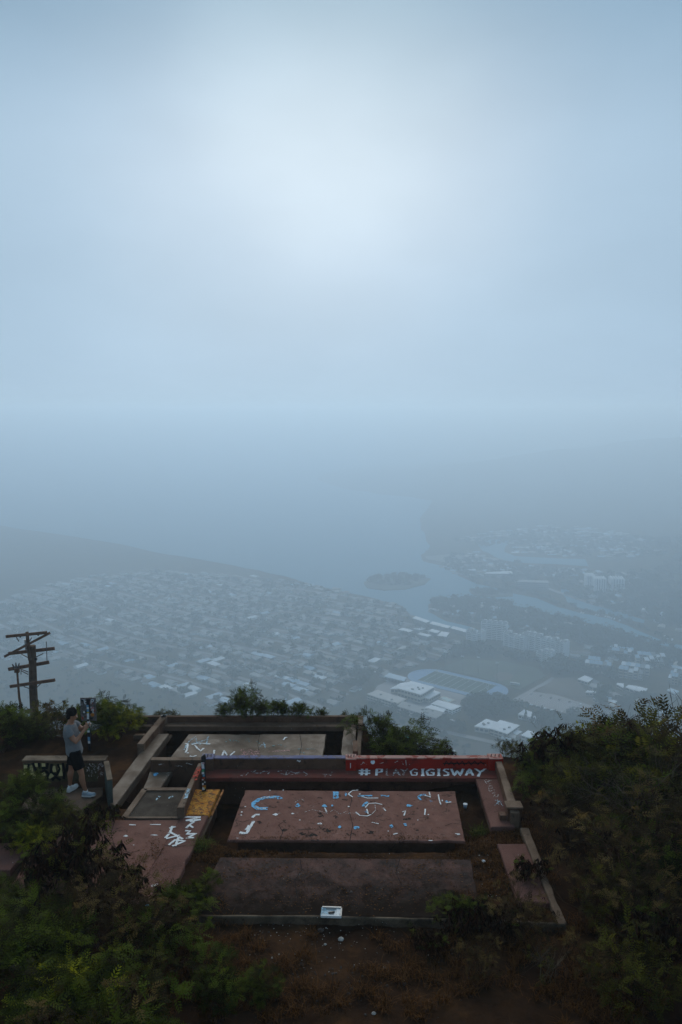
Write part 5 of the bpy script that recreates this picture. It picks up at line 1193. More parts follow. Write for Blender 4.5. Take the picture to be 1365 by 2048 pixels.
# utility pole
Yp = 38.0
def PP(x, y, dy=0): return P(x, y, Yp + dy)
e = empty('utility_pole', PP(73, 1478), 0, 'old wooden utility pole with five bare crossarms on the left', 'utility pole')
def pput(mb, nm_, mt):
    o = mb.build(nm_, mt, e)
    for v in o.data.vertices: v.co -= e.location
mb = MB(); mb.tube([PP(73, 1490), PP(70, 1440), PP(67, 1380), PP(65.5, 1320), PP(64.5, 1291)], [.22, .21, .20, .185, .18], 12); pput(mb, 'pole', M['wood'])
mb = MB(); mb.tube([PP(60.5, 1320, -.2), PP(57, 1290, -.2), PP(54.5, 1264, -.2)], [.10, .095, .085], 8); pput(mb, 'top_extension', M['wood'])
mb = MB(); mb.tube([PP(51, 1279, -.25), PP(53, 1300, -.25)], [.06, .05], 6); pput(mb, 'bracket', M['zinc'])
for (x0, y0), (x1, y1), dy, th in (((13, 1273), (94, 1265), -.3, .14), ((10, 1313), (100, 1266), -.5, .12), ((18, 1307), (109, 1297), .28, .16), ((18, 1338.5), (98, 1324.5), .28, .17), ((21, 1373), (110, 1360), -.3, .15)):
    a, c = PP(x0, y0, dy + .3), PP(x1, y1, dy - .3); d = c - a; q = d.to_track_quat('X', 'Z').to_matrix()
    pput(MB().box((a + c) / 2, (d.length, .10, th), tilt=q), 'crossarm', M['wood2'])
for (x0, y0), (x1, y1) in (((43, 1308), (56, 1315)), ((70, 1315), (87, 1307)), ((42, 1338), (57, 1344)), ((42, 1341), (57, 1349)), ((72, 1377), (82, 1367)), ((48, 1373), (59, 1377)), ((33, 1274), (38.5, 1283)), ((60, 1282), (64, 1275))):
    pput(MB().tube([PP(x0, y0, -.3), PP(x1, y1, -.3)], .025, 5), 'brace', M['steel'])
pput(MB().tube([PP(93, 1283, -.3), PP(94.5, 1322, -.3)], .02, 5), 'thin_rod', M['steel'])
pput(MB().tube([PP(42.5, 1338, -.3), PP(42.5, 1349, -.3)], .02, 5), 'thin_rod', M['steel'])
for x, y in ((41, 1273.5), (77, 1270)): pput(MB().ell(PP(x, y, -.4), (.05, .05, .05), 8, 6), 'insulator', M['black'])
pput(MB().box(PP(72.5, 1318, -.2), (.10, .1, .13)), 'small_box', M['black'])
e = empty('slim_pole', PP(57, 1448, -1), 0, 'slim leaning post with three spiky insulators left of the utility pole', 'post')
mb = MB(); mb.tube([PP(56, 1450, -1), PP(44, 1422, -1), PP(39, 1395, -1), PP(35, 1344, -1)], [.07, .07, .06, .05], 7); pput(mb, 'pole', M['wood2'])
for k, (dx, ty) in enumerate(((-9, 1328), (-2, 1325), (5, 1326))):
    x0 = 34 + dx * .5; pput(MB().tube([PP(x0, 1336, -1), PP(34 + dx, ty, -1)], [.06, .025], 6), 'insulator', M['steel'])
    pput(MB().tube([PP(x0 - 3, 1334, -1), PP(x0, 1336.5, -1)], [.02, .04], 5), 'insulator_skirt', M['steel'])
pput(MB().box(PP(34.5, 1341, -1), (.22, .14, .2)), 'bracket', M['wood2'])
# small red topped notice beyond the bushes
p = P(123, 1462, 28); e = empty('notice_board', p, 0, 'small white notice board with a red top, far behind the person', 'sign')
hh = P(123, 1441, 28).z - p.z
MB().box((0, 0, hh - .10), (.25, .03, .26)).build('board', M['white'], e); MB().box((0, -.004, hh + .04), (.27, .035, .06)).build('red_top', simple('red_sign', (.35, .03, .02), .5), e)
MB().tube([(0, 0, -.6), (0, 0, hh - .2)], .025, 6).build('post', M['steel'], e)

# ---------------------------------------------------------------- people
SKIN = simple('skin', (.34, .155, .085), .55, var=.08, scale=8); HAIR = simple('dark_hair', (.010, .008, .007), .8, spec=.1)
SHIRT = simple('grey_shirt', (.17, .168, .168), .9, spec=.05, var=.12, scale=18, bump=.3); SHORT = simple('black_shorts', (.006, .006, .006), .9, spec=.03, bump=.2, scale=12)
SHOE = simple('white_trainer', (.80, .78, .75), .6); SHOEB = simple('grey_blue_mesh', (.36, .42, .47), .8)
def person(label, loc, rz, J, shirt=SHIRT, shorts=SHORT, skin=SKIN, voxel=.011, toes=(0, 0), phone=True, scale=1.0):
    e = empty('person', loc, rz, label, 'person'); e.scale = (scale,) * 3
    V3 = Vector; J = {k: V3(v) for k, v in J.items()}
    mb = MB()
    # trunk, built from flattened rings
    def trunk(mb_, grow, z0=None, names=('pel', 'wai', 'che', 'nec')):
        P_ = [J['pel'] + V3((0, 0, -.10)), J['pel'], J['wai'], J['che'], J['sho'], J['nec']]
        W_ = [(.105, .15), (.125, .165), (.115, .150), (.125, .175), (.095, .165), (.055, .06)]
        n = 20; b = len(mb_.v); rings = []
        sub = 4; PP_, WW_ = [], []
        for i in range(len(P_) - 1):
            for k in range(sub):
                f = k / sub; f2 = f * f * (3 - 2 * f) ; PP_.append(P_[i].lerp(P_[i + 1], f)); WW_.append((W_[i][0] * (1 - f2) + W_[i + 1][0] * f2, W_[i][1] * (1 - f2) + W_[i + 1][1] * f2))
        PP_.append(P_[-1]); WW_.append(W_[-1]); return PP_, WW_, n
    PPt, WWt, n = trunk(mb, 0)
    b = len(mb.v); yaw = J.get('yaw', V3((0, 0, 0))).x
    cy, sy = math.cos(yaw), math.sin(yaw)
    def ringpts(p, wx, wy, n=20): return [V3((p.x + cy * wx * math.cos(6.2832 * k / n) - sy * wy * math.sin(6.2832 * k / n), p.y + sy * wx * math.cos(6.2832 * k / n) + cy * wy * math.sin(6.2832 * k / n), p.z)) for k in range(n)]
    def loft(mb_, rings, cap=True):
        b = len(mb_.v); n = len(rings[0])
        for rg_ in rings: mb_.v += [tuple(p) for p in rg_]
        for i in range(len(rings) - 1):
            for k in range(n): mb_.f.append([b + i * n + k, b + i * n + (k + 1) % n, b + (i + 1) * n + (k + 1) % n, b + (i + 1) * n + k]); mb_.m.append(0)
        if cap: mb_.f.append([b + k for k in range(n - 1, -1, -1)]); mb_.m.append(0); q = b + (len(rings) - 1) * n; mb_.f.append([q + k for k in range(n)]); mb_.m.append(0)
    loft(mb, [ringpts(p, w[0], w[1]) for p, w in zip(PPt, WWt)])
    # neck, head
    hd = J['head']; fw = (J['nose'] - hd).normalized(); side = fw.cross(V3((0, 0, 1))).normalized(); upv = side.cross(fw).normalized(); HM_ = Matrix((fw, side, upv)).transposed()
    mb.tube([J['nec'] - V3((0, 0, .05)), J['nec'].lerp(hd, .5), hd - upv * .03], [.062, .056, .055], 12)
    mb.ell(hd + upv * .02 - fw * .012, (.096, .076, .108), 16, 12, 0, HM_)
    mb.ell(hd - upv * .045 + fw * .028, (.062, .056, .070), 14, 10, 0, HM_)      # jaw
    mb.ell(hd - upv * .092 + fw * .062, (.022, .024, .018), 8, 6, 0, HM_)        # chin
    mb.tube([hd + fw * .085 + upv * .018, hd + fw * .108 - upv * .022, hd + fw * .088 - upv * .034], [.010, .017, .012], 8)   # nose
    mb.tube([hd + fw * .080 - upv * .058 - side * .02, hd + fw * .092 - upv * .056, hd + fw * .080 - upv * .058 + side * .02], [.009, .012, .009], 6)
    for s_ in (-1, 1):
        mb.ell(hd + side * s_ * .074 - fw * .008 - upv * .012, (.020, .010, .032), 8, 6, 0, HM_)
    # arms
    for a_ in ('n', 'f'):
        s0, el, wr, ha = J['sh_' + a_], J['el_' + a_], J['wr_' + a_], J['ha_' + a_]
        mb.tube([J['sho'].lerp(s0, .6), s0, s0.lerp(el, .35), s0.lerp(el, .8), el, el.lerp(wr, .25), el.lerp(wr, .7), wr], [.06, .064, .060, .047, .044, .046, .034, .026], 12)
        fd = (ha - wr).normalized(); fs = fd.cross(V3((0, 1, 0))).normalized() if abs(fd.y) < .9 else V3((0, 0, 1)); fn = fd.cross(fs).normalized()
        palm = wr + fd * .05
        mb.ell(palm, (.05, .022, .040), 10, 8, 0, Matrix((fd, fn, fs)).transposed())
        tgt = J['phone']
        for k in range(4):
            base = wr + fd * .085 + fs * (.03 - k * .02); L_ = [.034, .038, .035, .028][k]
            cv = (tgt - base).normalized()
            p1 = base + fd * L_; p2 = p1 + (fd * .55 + cv * .6).normalized() * L_ * .8; p3 = p2 + cv * L_ * .6
            mb.tube([wr + fd * .04 + fs * (.022 - k * .015), base, p1, p2, p3], [.010, .0105, .0095, .0085, .0065], 6)
        th = wr + fd * .03 + fs * .030; p1 = th + (fd * .5 + fs * .7).normalized() * .035; p2 = p1 + (tgt - p1).normalized() * .03
        mb.tube([wr + fd * .015, th, p1, p2], [.013, .013, .011, .008], 6)
    # legs
    for l_, s_ in (('n', -1), ('f', 1)):
        hp_, kn, an = J['hip_' + l_], J['kn_' + l_], J['an_' + l_]; td = J['toe_' + l_] - an; td.z = 0; td.normalize()
        bk = -td * .02
        mb.tube([hp_ + V3((0, 0, .04)), hp_, hp_.lerp(kn, .3), hp_.lerp(kn, .75), kn, kn.lerp(an, .12), kn.lerp(an, .33) + bk, kn.lerp(an, .7) + bk * .5, an + V3((0, 0, .03)), an - V3((0, 0, .03))], [.085, .098, .088, .066, .056, .053, .060, .043, .034, .036], 14)
        mb.tube([an - V3((0, 0, .03)) - td * .04, an - V3((0, 0, .05)) + td * .12], [.036, .030], 8)
    body = mb.build('body', skin, e, True)
    rm = body.modifiers.new('remesh', 'REMESH'); rm.mode = 'VOXEL'; rm.voxel_size = voxel; rm.use_smooth_shade = True
    sm_ = body.modifiers.new('smooth', 'SMOOTH'); sm_.factor = .5; sm_.iterations = 4
    # shirt
    sb = MB(); r2 = random.Random(2)
    i0 = 2; rings = []
    for i in range(i0, len(PPt) - 1):
        p, w = PPt[i], WWt[i]; t_ = (i - i0) / (len(PPt) - 1 - i0); g_ = .022 + .016 * (1 - t_) ** 2
        rg_ = []
        for k, q in enumerate(ringpts(p, w[0] + g_, w[1] + g_, 36)):
            d = q - p; f = 1 + .035 * math.sin(k * 2.1 + i * .9) * (1 - t_) + .02 * math.sin(k * .7 - i * 1.7); rg_.append(p + d * f)
        rings.append(rg_)
    loft(sb, rings, False)
    for a_ in ('n', 'f'):
        s0, el = J['sh_' + a_], J['el_' + a_]; st0 = J['sho'].lerp(s0, .35)
        sb.tube([st0, s0 + V3((0, 0, .006)), s0.lerp(el, .3), s0.lerp(el, .48)], [.078, .088, .084, .082], 16, 0, False)
    sh_ = sb.build('shirt', shirt, e, True); so_ = sh_.modifiers.new('solidify', 'SOLIDIFY'); so_.thickness = .005; sh_.modifiers.new('sub', 'SUBSURF').render_levels = 1
    # shorts
    hb = MB()
    loft(hb, [ringpts(J['pel'] + V3((0, 0, .09)), .14, .178, 24), ringpts(J['pel'], .148, .185, 24), ringpts(J['pel'] - V3((0, 0, .10)), .145, .18, 24)], True)
    for l_ in ('n', 'f'):
        hp_, kn = J['hip_' + l_], J['kn_' + l_]
        hb.tube([hp_ + V3((0, 0, .08)), hp_, hp_.lerp(kn, .3), hp_.lerp(kn, .62), hp_.lerp(kn, .74)], [.11, .118, .118, .112, .112], 18, 0, True)
    so2 = hb.build('shorts', shorts, e, True); rm = so2.modifiers.new('remesh', 'REMESH'); rm.mode = 'VOXEL'; rm.voxel_size = .014; rm.use_smooth_shade = True
    s3 = so2.modifiers.new('smooth', 'SMOOTH'); s3.factor = .5; s3.iterations = 5
    # hair
    hb = MB(); hb.ell(hd + upv * .045 - fw * .030, (.106, .090, .098), 18, 12, 0, HM_); hb.ell(hd - fw * .055 - upv * .025, (.055, .074, .075), 12, 8, 0, HM_)
    hb.ell(hd + upv * .095 + fw * .012, (.055, .062, .036), 12, 8, 0, HM_); r3 = random.Random(5)
    for k in range(60):
        a1, a2 = r3.uniform(0, 6.28), r3.uniform(0, 1.9); d = HM_ @ V3((math.sin(a2) * math.cos(a1) * .9, math.sin(a2) * math.sin(a1) * .85, math.cos(a2)))
        if d.dot(fw) > .6: continue
        o0 = hd + upv * .04 - fw * .028 + d * .09; hb.tube([o0, o0 + d * .018, o0 + d * .02 + V3((r3.uniform(-.02, .02), r3.uniform(-.02, .02), -.014))], [.016, .012, .003], 4)
    ho = hb.build('hair', HAIR, e, True)
    for s_ in (-1, 1):
        MB().ell(hd + fw * .083 + upv * .010 + side * s_ * .030, (.009, .012, .008), 8, 6, 0, HM_).build('eye', M['white'], e, True)
    # shoes
    for l_ in ('n', 'f'):
        an = J['an_' + l_]; td = J['toe_' + l_] - an; tz = td.z; td.z = 0; td.normalize(); sd_ = V3((-td.y, td.x, 0)); rings = []; rs = []
        for f, w, h in ((-.075, .024, .055), (-.055, .036, .085), (0, .042, .090), (.05, .044, .068), (.11, .050, .050), (.16, .046, .040), (.195, .026, .028)):
            c_ = an + td * f; base = an.z - .085 + (.012 if f > .15 else 0) + f * J.get('pitch_' + l_, V3((0, 0, 0))).x
            rings.append([V3((c_.x, c_.y, 0)) + sd_ * (w * math.cos(t_)) + V3((0, 0, base + .022 + max(0, math.sin(t_)) * h)) for t_ in [2 * math.pi * k / 12 for k in range(12)]])
            rs.append([V3((c_.x, c_.y, 0)) + sd_ * ((w + .005) * s1) + V3((0, 0, base + z1)) for s1, z1 in ((-1, 0), (1, 0), (1, .028), (-1, .028))])
        m1 = MB(); loft(m1, rings); u_ = m1.build('shoe', SHOEB if l_ == 'n' else SHOE, e, True)
        m2 = MB(); loft(m2, rs); o2 = m2.build('sole', SHOE, e)
        o2.parent = u_
        m3 = MB(); m3.tube([an + V3((0, 0, -.01)), an + V3((0, 0, .035))], [.040, .041], 12); m3.build('sock', SHOE, e, True)
    return e, J
pl_ = G(160, 1588); 
J1 = dict(pel=(-.07, .02, .90), wai=(-.09, .02, 1.06), che=(-.115, .01, 1.25), sho=(-.13, .0, 1.40), nec=(-.125, .0, 1.47), head=(-.075, .0, 1.625), nose=(.03, .04, 1.583),
          sh_n=(-.12, -.175, 1.375), el_n=(.045, -.215, 1.165), wr_n=(.185, -.10, 1.365), ha_n=(.25, -.06, 1.44), sh_f=(-.10, .17, 1.375), el_f=(.06, .17, 1.25), wr_f=(.16, .05, 1.39), ha_f=(.235, .0, 1.43), phone=(.265, -.03, 1.455),
          hip_n=(-.03, -.085, .86), kn_n=(.085, -.10, .48), an_n=(.155, -.10, .095), toe_n=(.40, -.13, .06), hip_f=(-.10, .10, .86), kn_f=(-.185, .13, .49), an_f=(-.22, .10, .10), toe_f=(-.12, .33, .06), yaw=(.12, 0, 0), pitch_n=(.06, 0, 0))
pe_, J_ = person('person in grey shirt, black shorts and white trainers holding up a phone', pl_, 0, J1)
ph = empty('phone', Vector(pl_) + Vector(J1['phone']), 0, 'small dark phone held up in both hands of the standing person', 'phone')
ph.rotation_euler = (R(8), R(62), R(15))
MB().box((0, 0, 0), (.075, .15, .009)).build('case', M['black'], ph); MB().box((0, 0, -.0055), (.068, .138, .002)).build('screen', simple('phone_glass', (.02, .02, .025), .1), ph)
MB().box((.02, .05, .006), (.022, .03, .004)).build('camera_bump', M['zinc'], ph)
for k in range(1):
    wrb = Vector(J1['wr_f']); MB()
# the far person on the path
pf = P(9, 1479, 44.0); zf = P(9, 1437, 44.0).z
J2 = dict(pel=(0, .0, .92), wai=(0, .0, 1.08), che=(0, .0, 1.27), sho=(0, .0, 1.42), nec=(0, .0, 1.50), head=(0, -.01, 1.65), nose=(0, -.12, 1.62),
          sh_n=(-.18, 0, 1.40), el_n=(-.25, -.08, 1.16), wr_n=(-.09, -.27, 1.30), ha_n=(-.04, -.30, 1.38), sh_f=(.18, 0, 1.40), el_f=(.25, -.08, 1.16), wr_f=(.09, -.27, 1.30), ha_f=(.04, -.30, 1.38), phone=(0, -.32, 1.42),
          hip_n=(-.09, 0, .87), kn_n=(-.10, -.03, .48), an_n=(-.10, 0, .095), toe_n=(-.12, -.25, .05), hip_f=(.09, 0, .87), kn_f=(.10, -.03, .48), an_f=(.10, 0, .095), toe_f=(.12, -.25, .05), yaw=(1.571, 0, 0))
person('distant person in a pinkish top behind the bushes at the left edge', (pf.x, pf.y, zf - 1.75), 0, J2, simple('pink_top', (.22, .12, .11), .9), SHORT, SKIN, .02)
hz_ = float(hill_z(pf.x, pf.y)); print('far person', zf - 1.75, 'ground', hz_)

# ---------------------------------------------------------------- shrubs
def frond(seed, L_=.20, pairs=5, detail=True):
    """one feathery compound leaf as a list of quads along +X"""
    r_ = np.random.default_rng(seed); Q = []
    for i in range(pairs):
        f = (i + .6) / pairs; x = f * L_; z = -.10 * L_ * f * f * 2
        pl2 = L_ * .42 * (1 - .35 * abs(f - .45) * 2)
        for s_ in (-1, 1):
            d = np.array([.45 + .3 * f, s_ * (1 - .25 * f), -.15 + r_.uniform(-.15, .15)]); d /= np.linalg.norm(d); pn = np.array([-d[1], d[0], 0]) * s_
            o0 = np.array([x, 0, z])
            if detail:
                k = 3
                for j in range(k):
                    c_ = o0 + d * pl2 * (j + .7) / k; w = pl2 * .17 * (1 - .3 * j / k); l = pl2 / k * .55
                    sk = d * pl2 * .06
                    Q.append([c_ - pn * w + sk, c_ - d * l, c_ + pn * w + sk, c_ + d * l])
            else:
                Q.append([o0, o0 + d * pl2 * .5 + pn * pl2 * .17, o0 + d * pl2, o0 + d * pl2 * .5 - pn * pl2 * .17])
    return np.array(Q)
def rot_frames(D, r_):
    D = D / np.linalg.norm(D, axis=1)[:, None]; up = np.tile(np.array([0, 0, 1.0]), (len(D), 1)) + r_.normal(0, .25, (len(D), 3))
    S = np.cross(up, D); S /= np.linalg.norm(S, axis=1)[:, None]; U = np.cross(D, S); return np.stack([D, S, U], -1)
def place_leaves(T, C, D, s, r_):
    F = rot_frames(D, r_); V = np.einsum('nij,qkj->nqki', F, T) * s[:, None, None, None] + C[:, None, None, :]
    return V.reshape(-1, 3), len(T) * 4
def shrub_proto(name, seed, w, h, tips, per, leafm, twigm, leaf_len=.2, detail=True, pods=0, podlen=.13, base=.25, bare=0.0, trunks=3, flat=.8, leafT='frond', podm='pod', lit=.33):
    """stems forking to many tips; each tip carries a whorl of leaves and perhaps a bunch of pods"""
    r_ = np.random.default_rng(seed); rr = random.Random(seed)
    # tip positions on and inside lumpy mounds
    lob = [(rr.uniform(-.35, .35) * w, rr.uniform(-.35, .35) * w, h * rr.uniform(.35, .62), rr.uniform(.28, .42) * w) for _ in range(6)]
    tp = []
    while len(tp) < tips:
        lx, ly, lz, lr = rr.choice(lob); d = r_.normal(0, 1, 3); d /= np.linalg.norm(d)
        if d[2] < -.35: continue
        q = np.array([lx, ly, lz]) + d * np.array([lr, lr, min(lr, h * .42)]) * rr.uniform(.55, 1.12)
        if q[2] > base * h * .6: tp.append(q)
    tp = np.array(tp)
    st = MB(); roots = [Vector((rr.uniform(-.12, .12) * w, rr.uniform(-.12, .12) * w, -.15)) for _ in range(trunks)]
    hubs = []
    for k in range(max(4, tips // 9)):
        c_ = Vector(tp[rr.randrange(tips)]) * rr.uniform(.45, .7); rt = rr.choice(roots); mid = rt.lerp(c_, .5) + Vector((rr.uniform(-.06, .06), rr.uniform(-.06, .06), 0)) * w
        st.tube([rt, mid, c_], [.016 * w ** .5 + .008, .012 * w ** .5 + .004, .008], 5, 0, False); hubs.append(c_)
    for q in tp:
        q = Vector(q); hb_ = min(hubs, key=lambda c_: (c_ - q).length + rr.uniform(0, .25 * w)); mid = hb_.lerp(q, .55) + Vector((rr.uniform(-.05, .05), rr.uniform(-.05, .05), rr.uniform(-.02, .07))) * w
        st.tube([hb_, mid, q], [.0065, .004, .002], 3, 0, False)
        if bare and rr.random() < bare:
            for _ in range(2):
                d = (q - hb_).normalized() + Vector((rr.uniform(-.8, .8), rr.uniform(-.8, .8), rr.uniform(-.1, .9))); d.normalize(); m_ = mid.lerp(q, rr.random())
                st.tube([m_, m_ + d * rr.uniform(.08, .2) * w ** .5], [.003, .001], 3, 0, False)
    out_ = [('stem', st.mesh(name + '_stem', twigm))]
    cen = np.array([0, 0, h * .35]); V = []; Tn = []
    keep = tp[r_.random(len(tp)) > bare] if bare < 1 else tp[:0]
    if per and len(keep):
        C = np.repeat(keep, per, 0) + r_.normal(0, .02 * w ** .5 + .02, (len(keep) * per, 3)); D = r_.normal(0, 1, C.shape) + .7 * (C - cen) / np.linalg.norm(C - cen, axis=1)[:, None]; D[:, 2] = D[:, 2] * .7 + .15
        s = r_.uniform(.7, 1.2, len(C)) * leaf_len / .2
        if leafT == 'frond': T = frond(seed, .2, 5, detail)
        elif leafT == 'oval': T = np.array([[[0, 0, 0], [.03, .018, .004], [.065, 0, -.004], [.03, -.018, .004]]])
        V, k4 = place_leaves(T, C, D, s, r_); tn = np.clip(np.repeat(np.where(r_.random(len(keep)) < lit, r_.uniform(.6, 1, len(keep)), r_.uniform(0, .4, len(keep))), per) + r_.normal(0, .12, len(C)), 0, 1)
        out_.append(('foliage', quads_mesh(name + '_foliage', V, leafm, np.repeat(tn, k4))))
    if pods:
        pk_ = tp[r_.choice(len(tp), min(len(tp), max(1, int(len(tp) * min(1, pods)))), replace=False)]; npod = 7
        C = np.repeat(pk_, npod, 0) + r_.normal(0, .02, (len(pk_) * npod, 3)); D = r_.normal(0, .55, C.shape); D[:, 2] = -1.0 - r_.random(len(C)) * .3
        D = D / np.linalg.norm(D, axis=1)[:, None]; S = np.cross(D, r_.normal(0, 1, D.shape)); S /= np.linalg.norm(S, axis=1)[:, None]; L2 = podlen * r_.uniform(.7, 1.2, len(C))[:, None]; w2 = podlen * .075
        B_ = D + r_.normal(0, .12, D.shape)
        Q = np.stack([np.stack([C, C + D * L2 * .25 + S * w2, C + D * L2 * .25 - S * w2, C], 1)[:, [0, 1, 2, 2]], np.stack([C + D * L2 * .25 + S * w2, C + D * L2 * .8 + S * w2 * .9 , C + D * L2 * .8 - S * w2 * .9, C + D * L2 * .25 - S * w2], 1),
                      np.stack([C + D * L2 * .8 + S * w2 * .9, C + B_ * L2, C + B_ * L2, C + D * L2 * .8 - S * w2 * .9], 1)], 1)
        Q = Q[:, 1:2]  # blade
        tip = np.stack([C + D * L2 * .0, C + D * L2 * .3 + S * w2, C + D * L2, C + D * L2 * .3 - S * w2], 1)
        V2 = np.concatenate([Q.reshape(-1, 3), tip.reshape(-1, 3)]); tn = np.repeat(np.concatenate([r_.random(len(C))] * 2), 4)
        out_.append(('seed_pods', quads_mesh(name + '_pods', V2, M[podm], tn)))
    return out_
PR = {}
PR['green'] = shrub_proto('green', 1, 1.6, 1.3, 120, 6, M['leaf'], M['twig'], .24, False)
PR['green2'] = shrub_proto('green2', 2, 1.4, 1.1, 95, 6, M['leaf'], M['twig'], .23, False)
PR['bright'] = shrub_proto('bright', 3, 1.3, 1.1, 90, 6, M['leafy'], M['twig'], .22, False, lit=.5)
PR['dull'] = shrub_proto('dull', 4, 1.5, 1.3, 120, 5, M['leafd'], M['twig'], .21, False, bare=.3)
PR['brownish'] = shrub_proto('brownish', 5, 1.4, 1.1, 110, 5, M['leafb'], M['twig'], .19, False, bare=.2)
PR['pods'] = shrub_proto('pods', 6, 1.5, 1.5, 130, 3, M['leafd'], M['twig'], .19, False, pods=.9, bare=.6, podlen=.25)
PR['pods2'] = shrub_proto('pods2', 7, 1.2, 1.3, 90, 3, M['leaf'], M['twig'], .19, False, pods=1.0, bare=.75, podlen=.24)
PR['bare'] = shrub_proto('bare', 8, 1.8, 1.6, 240, 3, M['leafy'], M['twig'], .13, bare=.75, leafT='oval', trunks=2)
PR['oval'] = shrub_proto('oval', 9, 1.5, 1.3, 190, 16, M['leafy'], M['twig'], .30, leafT='oval', lit=.6)
PR['thicket'] = shrub_proto('thicket', 10, 1.8, 1.3, 130, 5, M['leafb'], M['twig'], .17, False, bare=.62, pods=.18, podlen=.14)
PR['thicket2'] = shrub_proto('thicket2', 11, 1.7, 1.2, 80, 4, M['leafd'], M['twigpale'], .18, False, bare=.75)
PR['tree'] = shrub_proto('smalltree', 12, 2.6, 2.4, 120, 26, M['leafb'], M['twig'], .50, leafT='oval', base=.35, trunks=1, bare=.2)
PR['near'] = shrub_proto('near', 13, 1.4, 1.2, 100, 6, M['leaf'], M['twig'], .22, True)
PR['grass'] = None
used_p = {}
def shrub(kind, loc, sc, label, cat='shrub', group=None, rz=None):
    loc = Vector(loc); e = empty('tree' if kind == 'tree' else 'shrub', loc, rng.uniform(0, 6.28) if rz is None else rz, label, cat, group); e.scale = sc if isinstance(sc, tuple) else (sc,) * 3
    for nm_, me in PR[kind]:
        o = link(nm_, me, e)
        if nm_ != 'stem': o['kind'] = 'stuff'
    return e
def sh_at(kind, px, pyb, sc, label, dz=-.12, Y=None, **kw):
    """base at this pixel on the hilltop ground (or at distance Y on whatever slope lies there)"""
    p = G(px, pyb, dz) if Y is None else P(px, pyb, Y)
    p.z = ground_at(p.x, p.y) - .03
    return shrub(kind, p, sc, label, **kw)
# left, behind the graffiti wall
for k, (kd, x, Y, s_, lb) in enumerate([('green', 28, 17.2, .62, 'green feathery shrub at the left end behind the graffiti wall'), ('green2', 70, 17.6, .62, 'green feathery shrub in front of the utility pole'), ('dull', 108, 17.4, .62, 'dull green shrub just left of the person, behind the wall'), ('brownish', 130, 17.8, .6, 'yellowish shrub directly behind the person'),
      ('green', 205, 17.5, .68, 'green feathery shrub right of the person'), ('bright', 232, 17.3, .68, 'bright green shrub beside the upper end of the walkway'), ('green2', 182, 17.7, .62, 'green shrub behind the person and the sign'), ('brownish', 235, 21.5, .95, 'greyish brown shrub further down the slope behind the stake'),
      ('green2', 3, 16.6, .8, 'green shrub cut by the left edge, beside the far person'), ('bright', 268, 17.9, .42, 'small bright green shrub at the left end of the back wall'), ('brownish', 95, 26, 1.0, 'ochre shrub below the notice board'), ('dull', 20, 24, 1.2, 'dull shrub on the slope in front of the far person')]):
    p = P(x, 1500, Y); sh_at(kd, x, 1500, s_, lb, Y=Y)
# tree at the pole
p = PP(78, 1470, -1.0); p.z = float(hill_z(p.x, p.y)); 
e = shrub('tree', (p.x + .1, p.y, P(78, 1478, 37).z - .4), 1.05, 'small brown leaved tree growing at the foot of the utility pole', 'tree')
e = shrub('tree', (P(38, 1470, 36).x, 36, P(38, 1478, 36).z - .2), .6, 'low drooping tree left of the utility pole', 'tree')
# hedge on the back wall ledge
yb_ = 18.2
for k, (kd, x, s_, lb) in enumerate([('green', 488, .62, 'round bushy shrub rising above the back wall'), ('green2', 462, .42, 'low left part of the hedge on the back wall'), ('green2', 512, .45, 'shrub joining the round bush and the low hedge'), ('green', 545, .40, 'low hedge shrub with a taller shoot, middle of the back wall'), ('green2', 578, .36, 'low hedge shrub right of the middle on the back wall'),
      ('green', 608, .34, 'low hedge shrub further right on the back wall'), ('green2', 636, .30, 'last low hedge shrub on the right of the back wall'), ('dull', 322, .22, 'thin growth at the left end of the far ledge'), ('dull', 345, .22, 'thin growth along the far ledge'), ('dull', 690, .18, 'thin growth in the right corner of the far room')]):
    p = P(x, 1444, yb_); shrub(kd, (p.x, yb_ - .05, ZS - .02), (s_ * .95, s_ * .7, s_ * (.9 if k else 1.05)), lb)
# behind the red wall
for kd, x, Y, s_, lb in [('bright', 770, 17.2, .8, 'bright green shrub just right of the far room'), ('green', 800, 17.0, .85, 'tallest green shrub behind the red wall'), ('green2', 742, 17.2, .6, 'green shrub against the right parapet of the far room'), ('green', 838, 16.9, .7, 'green shrub behind the middle of the red wall'), ('pods2', 868, 16.8, .55, 'shrub with brown pods behind the red wall'),
      ('pods2', 892, 16.8, .4, 'low podded shrub at the right end behind the red wall'), ('dull', 1020, 16.4, .42, 'dark shrub outside the red corner block')]:
    sh_at(kd, x, 1500, s_, lb, Y=Y)
